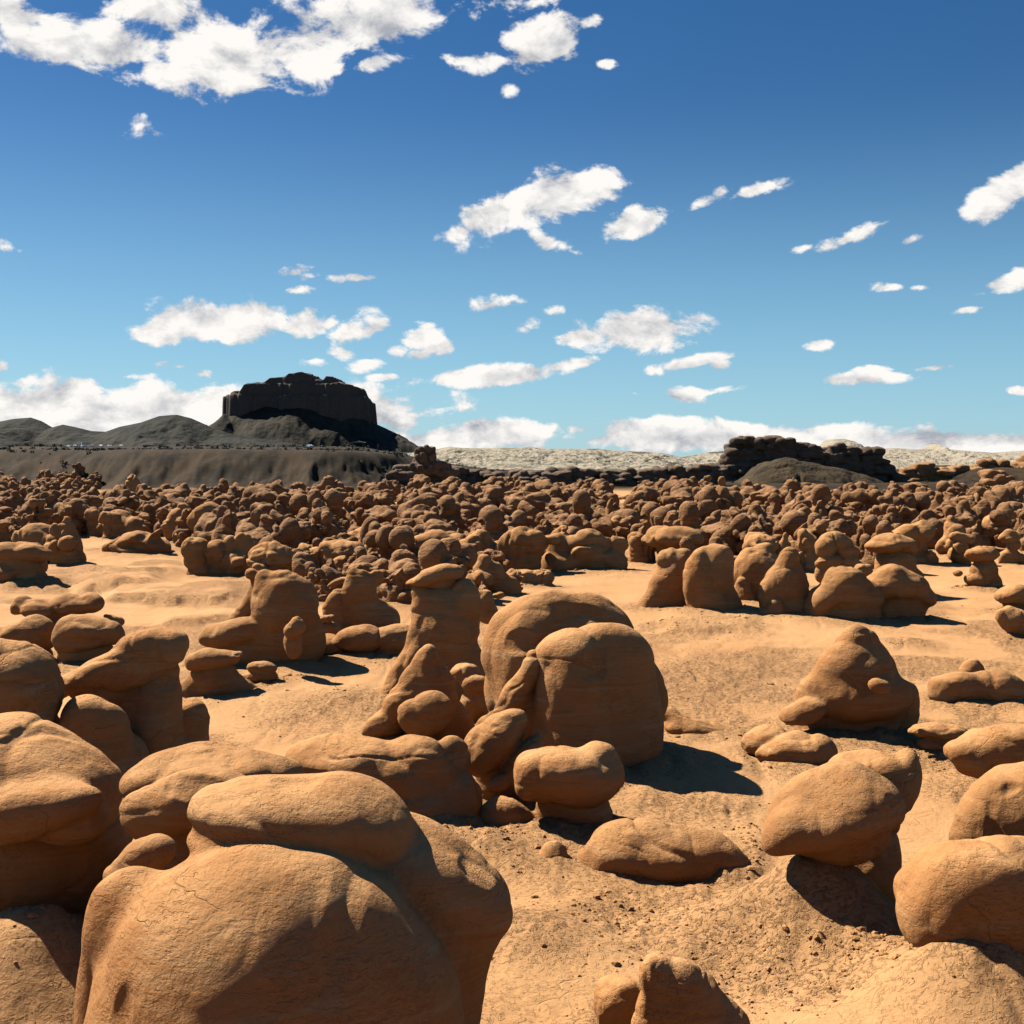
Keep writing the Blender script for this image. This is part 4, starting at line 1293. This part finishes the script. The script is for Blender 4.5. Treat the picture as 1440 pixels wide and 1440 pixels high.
M_TALUS = talus_mat("talus_earth", (.078, .055, .030), (.044, .034, .021))
MESA = [(1012, 664), (1020, 640), (1030, 621), (1038, 616), (1075, 617), (1096, 615), (1108, 618), (1112, 624), (1128, 621), (1136, 628), (1160, 627), (1180, 626), (1200, 628), (1212, 634),
        (1230, 632), (1240, 642), (1250, 656), (1262, 668), (1278, 682)]
stacked_cliff('mesa', 'dark craggy flat-topped mesa of stacked blocks right of centre on the skyline', 262, MESA, 1014, 1272, 690, M_DARK, 9, 3, 22,
              talus=[(1130, 705, 110, 50, 0, -6, 70), (1105, 690, 60, 42, 0, -5, 60), (1190, 704, 90, 34, -14, -5, 60), (1070, 705, 60, 26, 0, -5, 60), (1230, 700, 60, 18, -20, -4, 40)], cat='mesa')
RID = [(548, 668), (560, 656), (585, 650), (600, 648), (615, 650), (640, 656), (660, 660), (700, 663), (760, 664), (800, 659), (830, 660), (900, 664), (940, 656), (1000, 654), (1016, 650)]
stacked_cliff('cliff', 'long low dark cliff of crowded knobs running left from the mesa', 228, RID, 640, 1014, 690, M_DARK, 8, 8, 12, gaps=.05)
stacked_cliff('cliff', 'dark hump of stacked rocks at the left end of the low cliff', 214, RID, 548, 642, 692, M_DARK, 8, 18, 12)
stacked_cliff('hoodoo', 'dark shrub-like crown of rock perched on the hump against the sky', 214, [(586, 640), (590, 630), (600, 627), (610, 632), (614, 642)], 588, 613, 655, M_DARK, 5, 28, 3, cellpx=1.2, cat='rock', ww=.9)
RR_ = [(1262, 668), (1275, 662), (1290, 652), (1300, 651), (1320, 660), (1335, 662), (1352, 655), (1365, 662), (1378, 646), (1390, 646), (1400, 650), (1425, 643), (1450, 640), (1500, 638)]
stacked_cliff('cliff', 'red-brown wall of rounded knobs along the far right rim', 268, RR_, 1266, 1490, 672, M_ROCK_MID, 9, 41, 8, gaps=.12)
stacked_cliff('hoodoo', 'dark block hoodoo standing below the far right wall', 205, [(1386, 664), (1392, 658), (1410, 660), (1422, 684)], 1388, 1420, 690, M_ROCK_MID, 8, 51, 3, cellpx=1.5, cat='rock')

# ------------------------------------------------------------------ butte and far hills as height fields
def heightfield(name, x0, x1, y0, y1, nx, ny, fn, mat, parent=None, zclip=None):
    xs = np.linspace(x0, x1, nx); ys = np.linspace(y0, y1, ny)
    Xg, Yg = np.meshgrid(xs, ys, indexing='ij')
    Zg_ = fn(Xg, Yg)
    V = np.stack([Xg, Yg, Zg_], -1).reshape(-1, 3)
    idx = np.arange(nx * ny).reshape(nx, ny)
    q = np.stack([idx[:-1, :-1], idx[1:, :-1], idx[1:, 1:], idx[:-1, 1:]], -1).reshape(-1, 4)
    if zclip is not None:
        zz = Zg_.ravel()[q].max(1)
        q = q[zz > zclip]
    return mesh_obj(name, V, q, mat, parent)


DB = 1800.0
sB = DB / F
def pxx(px, D): return (px - 720) / F * D
def pzz(py, D): return CAM_H + (640 - py) / F * D
BT = [(306, 582), (309, 556), (318, 553), (340, 551), (347, 541), (372, 537), (380, 532), (402, 530), (408, 525), (424, 524), (438, 527), (440, 534), (456, 535), (460, 530), (470, 531), (474, 537), (492, 541), (503, 544),
      (508, 554), (513, 562), (521, 565), (524, 600), (526, 604)]


def butte_cliff(Xg, Yg):
    px = Xg / Yg * F + 720
    cx, cy = pxx(414, DB), DB + 60
    wx = 9 * fbm2(Xg, Yg, 46., 4, 201, .6)
    a = (np.abs((Xg - cx) / 117) ** 3.2 + np.abs((Yg - cy) / 78) ** 3.2) ** (1 / 3.2)
    d = (a - 1) * 90 + wx * .9
    top = pzz(profile(BT, (Xg - 0) / DB * F + 720), DB)
    w1 = smooth(2.0, -2.5, d); w2 = smooth(-7, -11, d + wx * .5); w3 = smooth(-16, -21, d + wx * .3)
    tier1 = pzz(556, DB); tier2 = pzz(540, DB)
    z = 20 + (np.minimum(top, tier1 + 1.5 * fbm2(Xg, Yg, 14., 2, 8)) - 20) * w1
    z = np.where(top > tier1, z + (np.minimum(top, tier2) - tier1) * w2, z)
    z = np.where(top > tier2, z + (top - tier2) * w3, z)
    return z


def butte_talus(Xg, Yg):
    cx, cy = pxx(414, DB), DB + 60
    a = (np.abs((Xg - cx) / 117) ** 2.6 + np.abs((Yg - cy) / 78) ** 2.6) ** (1 / 2.6)
    d = np.maximum((a - 1) * 90, -12)
    foot = np.interp(Xg, [pxx(290, DB), pxx(330, DB), pxx(380, DB), pxx(420, DB), pxx(470, DB), pxx(524, DB)], [pzz(594, DB), pzz(585, DB), pzz(583, DB), pzz(582, DB), pzz(590, DB), pzz(600, DB)])
    sl = .60 + .10 * fbm2(Xg, Yg, 50., 2, 14)
    gul = np.abs(fbm2(Xg, Yg * .35, 24., 3, 15, .42)) * 8 * smooth(-5, 40, d)
    z = foot - sl * d - gul + 6
    # spurs on the near side
    for (sx, h, w) in [(pxx(412, DB), pzz(583, DB), 34), (pxx(375, DB), pzz(582, DB), 28), (pxx(320, DB), pzz(582, DB), 30)]:
        yy = cy - 82
        dd = np.hypot((Xg - sx) / w * 30, np.minimum(Yg - yy, 0) * .62)
        z = np.maximum(z, h - dd * .95 * np.ones_like(z) - gul * .5)
    base = 9 + 3 * fbm2(Xg, Yg, 60., 3, 16)
    return np.maximum(z, base)


M_BUTTE = rock_mat("butte_rock", (.105, .080, .062), (.075, .060, .050), (.135, .100, .072), near=False)
M_BTALUS = talus_mat("butte_talus", (.050, .042, .029), (.020, .019, .015), .03, 3.0)
but = empty('butte', (pxx(414, DB), DB, 8))
tag(but, 'huge dark flat-topped butte with sheer cliffs and talus on the left skyline', 'butte')
o1 = heightfield('cliff', pxx(296, DB), pxx(536, DB), DB - 30, DB + 150, 420, 260, butte_cliff, M_BUTTE, but)
o2 = heightfield('talus_slope', pxx(200, DB), pxx(640, DB), DB - 190, DB + 260, 420, 320, butte_talus, M_BTALUS, but)
for o in (o1, o2):
    o.matrix_parent_inverse = but.matrix_world.inverted()
    o.location = (-pxx(414, DB), -DB, -8) if False else (0, 0, 0)
for o in (o1, o2):
    from mathutils import Matrix
    o.matrix_parent_inverse = Matrix.Translation((-but.location[0], -but.location[1], -but.location[2]))

HL = [(-80, 585), (-20, 596), (0, 593), (20, 589), (45, 587), (60, 592), (75, 601), (90, 597), (105, 600), (130, 606), (150, 607), (170, 600), (200, 594), (225, 585), (250, 583), (270, 588), (290, 597), (305, 604), (330, 611), (400, 622),
      (460, 631), (500, 637)]
DH = 1350.0
def hills_left(Xg, Yg):
    top = pzz(profile(HL, Xg / DH * F + 720), DH)
    r = np.clip(1 - np.abs(Yg - DH) / 170, 0, 1)
    gul = np.abs(fbm2(Xg, Yg * .5, 34., 4, 19))
    return 4 + (top - 4) * r ** .9 - gul * 9 * r * (1 - r) * 3
M_HILL = talus_mat("grey_green_shale", (.038, .037, .028), (.018, .019, .015), .03, 3.0)
o = heightfield('hills', pxx(-120, DH), pxx(520, DH), DH - 175, DH + 175, 440, 220, hills_left, M_HILL)
tag(o, kind='structure')

DC = 1500.0
CR = [(500, 645), (540, 640), (580, 637), (592, 632), (612, 632), (632, 628), (650, 630), (700, 630), (745, 628), (768, 631), (800, 631), (840, 631), (872, 634), (905, 635), (930, 637), (958, 643), (980, 640), (1000, 636), (1020, 634),
      (1060, 636), (1120, 634), (1158, 628), (1168, 618), (1185, 617), (1202, 621), (1212, 630), (1235, 631), (1260, 630), (1290, 632), (1308, 631), (1318, 624), (1326, 631), (1360, 634), (1400, 637), (1430, 635), (1470, 632), (1560, 634)]
def cream(Xg, Yg):
    px = Xg / DC * F + 720
    top = pzz(profile(CR, px), DC)
    r = np.clip((Yg - (DC - 260)) / 260, 0, 1)
    back = np.clip((DC + 90 - Yg) / 90, 0, 1)
    low = pzz(664, DC)
    gul = np.abs(fbm2(Xg, Yg * .6, 30., 5, 23, .6))
    z = low + (top - low) * (r ** 1.0) - gul * 12 * r * (1 - r ** 3) + 2.2 * np.maximum(fbm2(Xg, Yg, 10., 3, 24), 0) * r * (1 - r ** 6)
    return low - 30 + (z - low + 30) * np.minimum(1, back * 1.5)
def cream_mat():
    m, t, bs, geo = new_mat("cream_badlands")
    n = t.noise(geo, .035, 6, .65)
    n2 = t.noise(t.mapping(geo, scale=(1, 1, 4)), .08, 5, .65)
    c = t.mix(t.remap(n2, .42, .60), (.30, .26, .19), (.36, .31, .235))
    veg = t.remap(n, .50, .58)
    sepp = t.n.new('ShaderNodeSeparateXYZ'); t.put(sepp.inputs[0], geo)
    side = t.remap(sepp.outputs[0], -60, 240)               # darker scrub on the middle plateau
    side2 = t.remap(sepp.outputs[0], 300, 380, 1, 0)
    c = t.mix(t.math('MULTIPLY', veg, t.math('MULTIPLY', side2, t.math('ADD', .45, t.math('MULTIPLY', side, .5)))), c, (.06, .065, .045))
    t.l.new(c, bs.inputs['Base Color'])
    t.l.new(t.bump(t.math('ADD', n, n2), .9, 5.0), bs.inputs['Normal'])
    return m
o = heightfield('badlands', pxx(480, DC), pxx(1620, DC), DC - 262, DC + 92, 900, 190, cream, cream_mat())
tag(o, kind='structure')

# ------------------------------------------------------------------ cars, shelter, person, scrub on the plateau
def simple_mat(name, c, rough=.5, metal=0.0):
    m, t, bs, geo = new_mat(name)
    n = t.noise(geo, 9, 2)
    t.l.new(t.mix(n, c, tuple(v * .86 for v in c)), bs.inputs['Base Color'])
    bs.inputs['Roughness'].default_value = rough
    bs.inputs['Metallic'].default_value = metal
    bs.inputs['Specular IOR Level'].default_value = .5
    return m


M_WHITE = simple_mat('white_paint', (.6, .6, .58), .3)
M_SILV = simple_mat('silver_paint', (.55, .56, .57), .3, .3)
M_GLASS = simple_mat('dark_glass', (.03, .035, .04), .08)
M_TYRE = simple_mat('tyre_rubber', (.03, .03, .03), .8)
M_WOOD = simple_mat('shelter_wood', (.13, .085, .05), .8)
M_ROOF = simple_mat('shelter_roof', (.22, .19, .15), .7)


def prism(name, poly, y0, y1, mat, parent, inset=0.0):
    """side outline (x,z) extruded across y, the top narrowed by inset"""
    n = len(poly)
    zmin = min(p[1] for p in poly); zmax = max(p[1] for p in poly)
    V = []
    for s_, yy in ((1, y0), (-1, y1)):
        for (x, z) in poly:
            V.append((x, yy + s_ * inset * (z - zmin) / max(zmax - zmin, .01), z))
    me = bpy.data.meshes.new(name)
    faces = [tuple(range(n))[::-1], tuple(range(n, 2 * n))] + [(i, (i + 1) % n, n + (i + 1) % n, n + i) for i in range(n)]
    me.from_pydata(V, [], faces)
    me.materials.append(mat)
    o = bpy.data.objects.new(name, me)
    COL.objects.link(o)
    o.parent = parent
    return o


def wheel_pts(cx, cz, r, n=14): return [(cx + r * math.cos(2 * math.pi * i / n), cz + r * math.sin(2 * math.pi * i / n)) for i in range(n)]


def make_car(kind, loc, rz, mat, label, idx):
    root = empty('parked_car', loc)
    root.rotation_euler = (0, 0, rz)
    tag(root, label, 'car', 'cars parked on the plateau')
    if kind == 'suv':
        body = [(-2.3, .35), (-2.35, .9), (-2.2, 1.05), (1.1, 1.1), (2.2, .95), (2.35, .7), (2.3, .35)]
        cab = [(-2.1, 1.04), (-1.95, 1.75), (.55, 1.75), (1.15, 1.09)]
    elif kind == 'van':
        body = [(-2.9, .4), (-2.9, 1.2), (1.9, 1.2), (2.7, 1.0), (2.85, .6), (2.8, .4)]
        cab = [(-2.85, 1.19), (-2.8, 2.5), (1.2, 2.5), (1.95, 1.19)]
    else:
        body = [(-2.2, .3), (-2.25, .8), (-1.6, .95), (1.0, .95), (2.1, .8), (2.25, .55), (2.2, .3)]
        cab = [(-1.6, .94), (-1.0, 1.42), (.35, 1.42), (1.1, .94)]
    prism('body', body, -.9, .9, mat, root)
    prism('roof', cab, -.82, .82, mat, root, .12)
    zl = cab[0][1] + .08; zh = cab[1][1] - .1
    win = [(cab[0][0] + .25, zl), (cab[1][0] + .15, zh), (cab[2][0] - .08, zh), (cab[3][0] - .25, zl)]
    prism('side_window', win, -.84, .84, M_GLASS, root, .11)
    for wx in (-1.4, 1.4):
        for sy in (-1, 1):
            prism('wheel', wheel_pts(wx, .34, .34), sy * .92 if sy < 0 else .72, -.72 if sy < 0 else .92, M_TYRE, root)


DCAR = 620
cars = [(97, 'sedan', M_SILV, 'silver sedan, leftmost of the cars parked below the dark hills'),
        (107, 'suv', M_WHITE, 'white estate car, second from left in the parked row'),
        (118, 'van', M_WHITE, 'tall white van, third from left in the parked row'),
        (131, 'suv', M_SILV, 'silver off-roader in the middle of the parked row'),
        (143, 'sedan', M_WHITE, 'white sedan right of the middle of the parked row'),
        (155, 'suv', M_WHITE, 'white off-roader, second from right in the parked row'),
        (171, 'sedan', M_SILV, 'silver sedan at the right end of the parked row'),
        (436, 'sedan', M_SILV, 'small silver car parked alone below the butte')]
for i, (px, kind, mat, lab) in enumerate(cars):
    Dc = DCAR - (0 if px < 300 else 120) + (i % 3) * 4
    x = pxx(px, Dc)
    z = float(terrain(x, Dc))
    make_car(kind, (x, Dc, z + .02), [-1.2, -1.35, -1.1, -1.25, -1.4, -1.15, -1.3, -1.0][i], mat, lab, i)
    if i < 7: pass

# picnic shelter
Dsh = 330
xs_ = pxx(504, Dsh); zs_ = float(terrain(xs_, Dsh))
sh = empty('picnic_shelter', (xs_, Dsh, zs_))
tag(sh, 'small open wooden shelter with a low roof on the rim below the butte', 'shelter')
for sx in (-1.5, 1.5):
    for sy in (-1, 1):
        prism('post', [(sx - .08, -.2), (sx - .08, 1.8), (sx + .08, 1.8), (sx + .08, -.2)], sy * 1.0 - .08, sy * 1.0 + .08, M_WOOD, sh)
prism('roof', [(-2.1, 1.8), (-2.1, 1.92), (0, 2.35), (2.1, 1.92), (2.1, 1.8)], -1.5, 1.5, M_ROOF, sh)
prism('bench', [(-1.0, .42), (-1.0, .5), (1.0, .5), (1.0, .42)], -.25, .25, M_WOOD, sh)
for sx in (-.8, .8):
    prism('bench_leg', [(sx - .06, -.1), (sx - .06, .42), (sx + .06, .42), (sx + .06, -.1)], -.2, .2, M_WOOD, sh)


def person(px, D, label, shirt, trousers, seed):
    x = pxx(px, D); z = float(terrain(x, D))
    me = bpy.data.meshes.new('person')
    P = [(0, 0, .95), (0, 0, 1.15), (0, 0, 1.38), (0, 0, 1.50), (0, .0, 1.60), (0, 0, 1.70),
         (.10, .0, .88), (.12, .04, .48), (.12, -.02, .06), (.12, -.14, .03),
         (-.10, 0, .88), (-.13, -.06, .48), (-.14, .04, .06), (-.14, -.08, .03),
         (.19, 0, 1.40), (.24, .02, 1.12), (.25, -.06, .88), (.25, -.08, .80),
         (-.19, 0, 1.40), (-.25, .03, 1.12), (-.24, -.04, .88), (-.24, -.06, .80)]
    E = [(0, 1), (1, 2), (2, 3), (3, 4), (4, 5), (0, 6), (6, 7), (7, 8), (8, 9), (0, 10), (10, 11), (11, 12), (12, 13), (2, 14), (14, 15), (15, 16), (16, 17), (2, 18), (18, 19), (19, 20), (20, 21)]
    rad = [.15, .14, .15, .06, .10, .085, .09, .062, .045, .04, .09, .062, .045, .04, .06, .045, .035, .03, .06, .045, .035, .03]
    me.from_pydata(P, E, [])
    o = bpy.data.objects.new('person', me)
    COL.objects.link(o)
    md = o.modifiers.new('skin', 'SKIN')
    for i, v in enumerate(me.skin_vertices[0].data):
        v.radius = (rad[i], rad[i] * .8)
    me.skin_vertices[0].data[0].use_root = True
    ss = o.modifiers.new('sub', 'SUBSURF'); ss.levels = 1; ss.render_levels = 1
    m, t, bs, geo = new_mat('clothes_and_skin')
    tcn = t.n.new('ShaderNodeTexCoord').outputs['Object']
    sp = t.n.new('ShaderNodeSeparateXYZ'); t.put(sp.inputs[0], tcn)
    c = t.mix(t.math('GREATER_THAN', sp.outputs[2], .95), trousers, shirt)
    c = t.mix(t.math('GREATER_THAN', sp.outputs[2], 1.47), c, (.42, .26, .18))
    c = t.mix(t.math('GREATER_THAN', sp.outputs[2], 1.66), c, (.06, .04, .03))
    t.l.new(c, bs.inputs['Base Color'])
    me.materials.append(m)
    o.location = (x, D, z)
    tag(o, label, 'person')


person(532, 262, 'person in dark clothes standing on the rim beside the shelter, seen against the slope', (.05, .05, .07), (.06, .06, .09), 1)


# desert scrub: many small leaf clumps
def scrub(name, label, pts, mat):
    vs, fs = [], []
    n = 0
    for (x, y, z, s) in pts:
        for k in range(26):
            a = nprng.uniform(0, 6.28); e = nprng.uniform(.1, 1.4); q = nprng.uniform(.3, 1) * s
            c = np.array([x + math.cos(a) * math.cos(e) * q, y + math.sin(a) * math.cos(e) * q, z + math.sin(e) * q * .9])
            d1 = nprng.normal(0, 1, 3); d1 /= np.linalg.norm(d1); d2 = np.cross(d1, nprng.normal(0, 1, 3)); d2 /= np.linalg.norm(d2)
            l = s * .28
            vs += [c - d1 * l, c + d2 * l * .6, c + d1 * l, c - d2 * l * .6]
            fs.append((n, n + 1, n + 2, n + 3)); n += 4
    o = mesh_obj(name, np.array(vs), np.array(fs), mat, smooth_sh=False)
    tag(o, label, 'scrub', kind='stuff')
M_SCRUB = simple_mat('desert_scrub', (.05, .052, .030), .9)
pts = []
for k in range(420):
    px = nprng.uniform(-20, 620); D = nprng.uniform(232, 330)
    x = pxx(px, D); pts.append((x, D, float(terrain(x, D)) - .05, nprng.uniform(.35, .9)))
for k in range(260):
    px = nprng.uniform(-40, 640); D = nprng.uniform(500, 760)
    if 80 < px < 190 and D < 628: continue
    x = pxx(px, D); pts.append((x, D, float(terrain(x, D)) - .1, nprng.uniform(.8, 2.0)))
for k in range(200):
    px = nprng.uniform(640, 1440); D = nprng.uniform(250, 330)
    x = pxx(px, D); pts.append((x, D, float(terrain(x, D)) - .05, nprng.uniform(.3, .7)))
scrub('scrub', 'low dark desert shrubs dotted over the plateau rim', pts, M_SCRUB)
print('objects', len(bpy.data.objects))
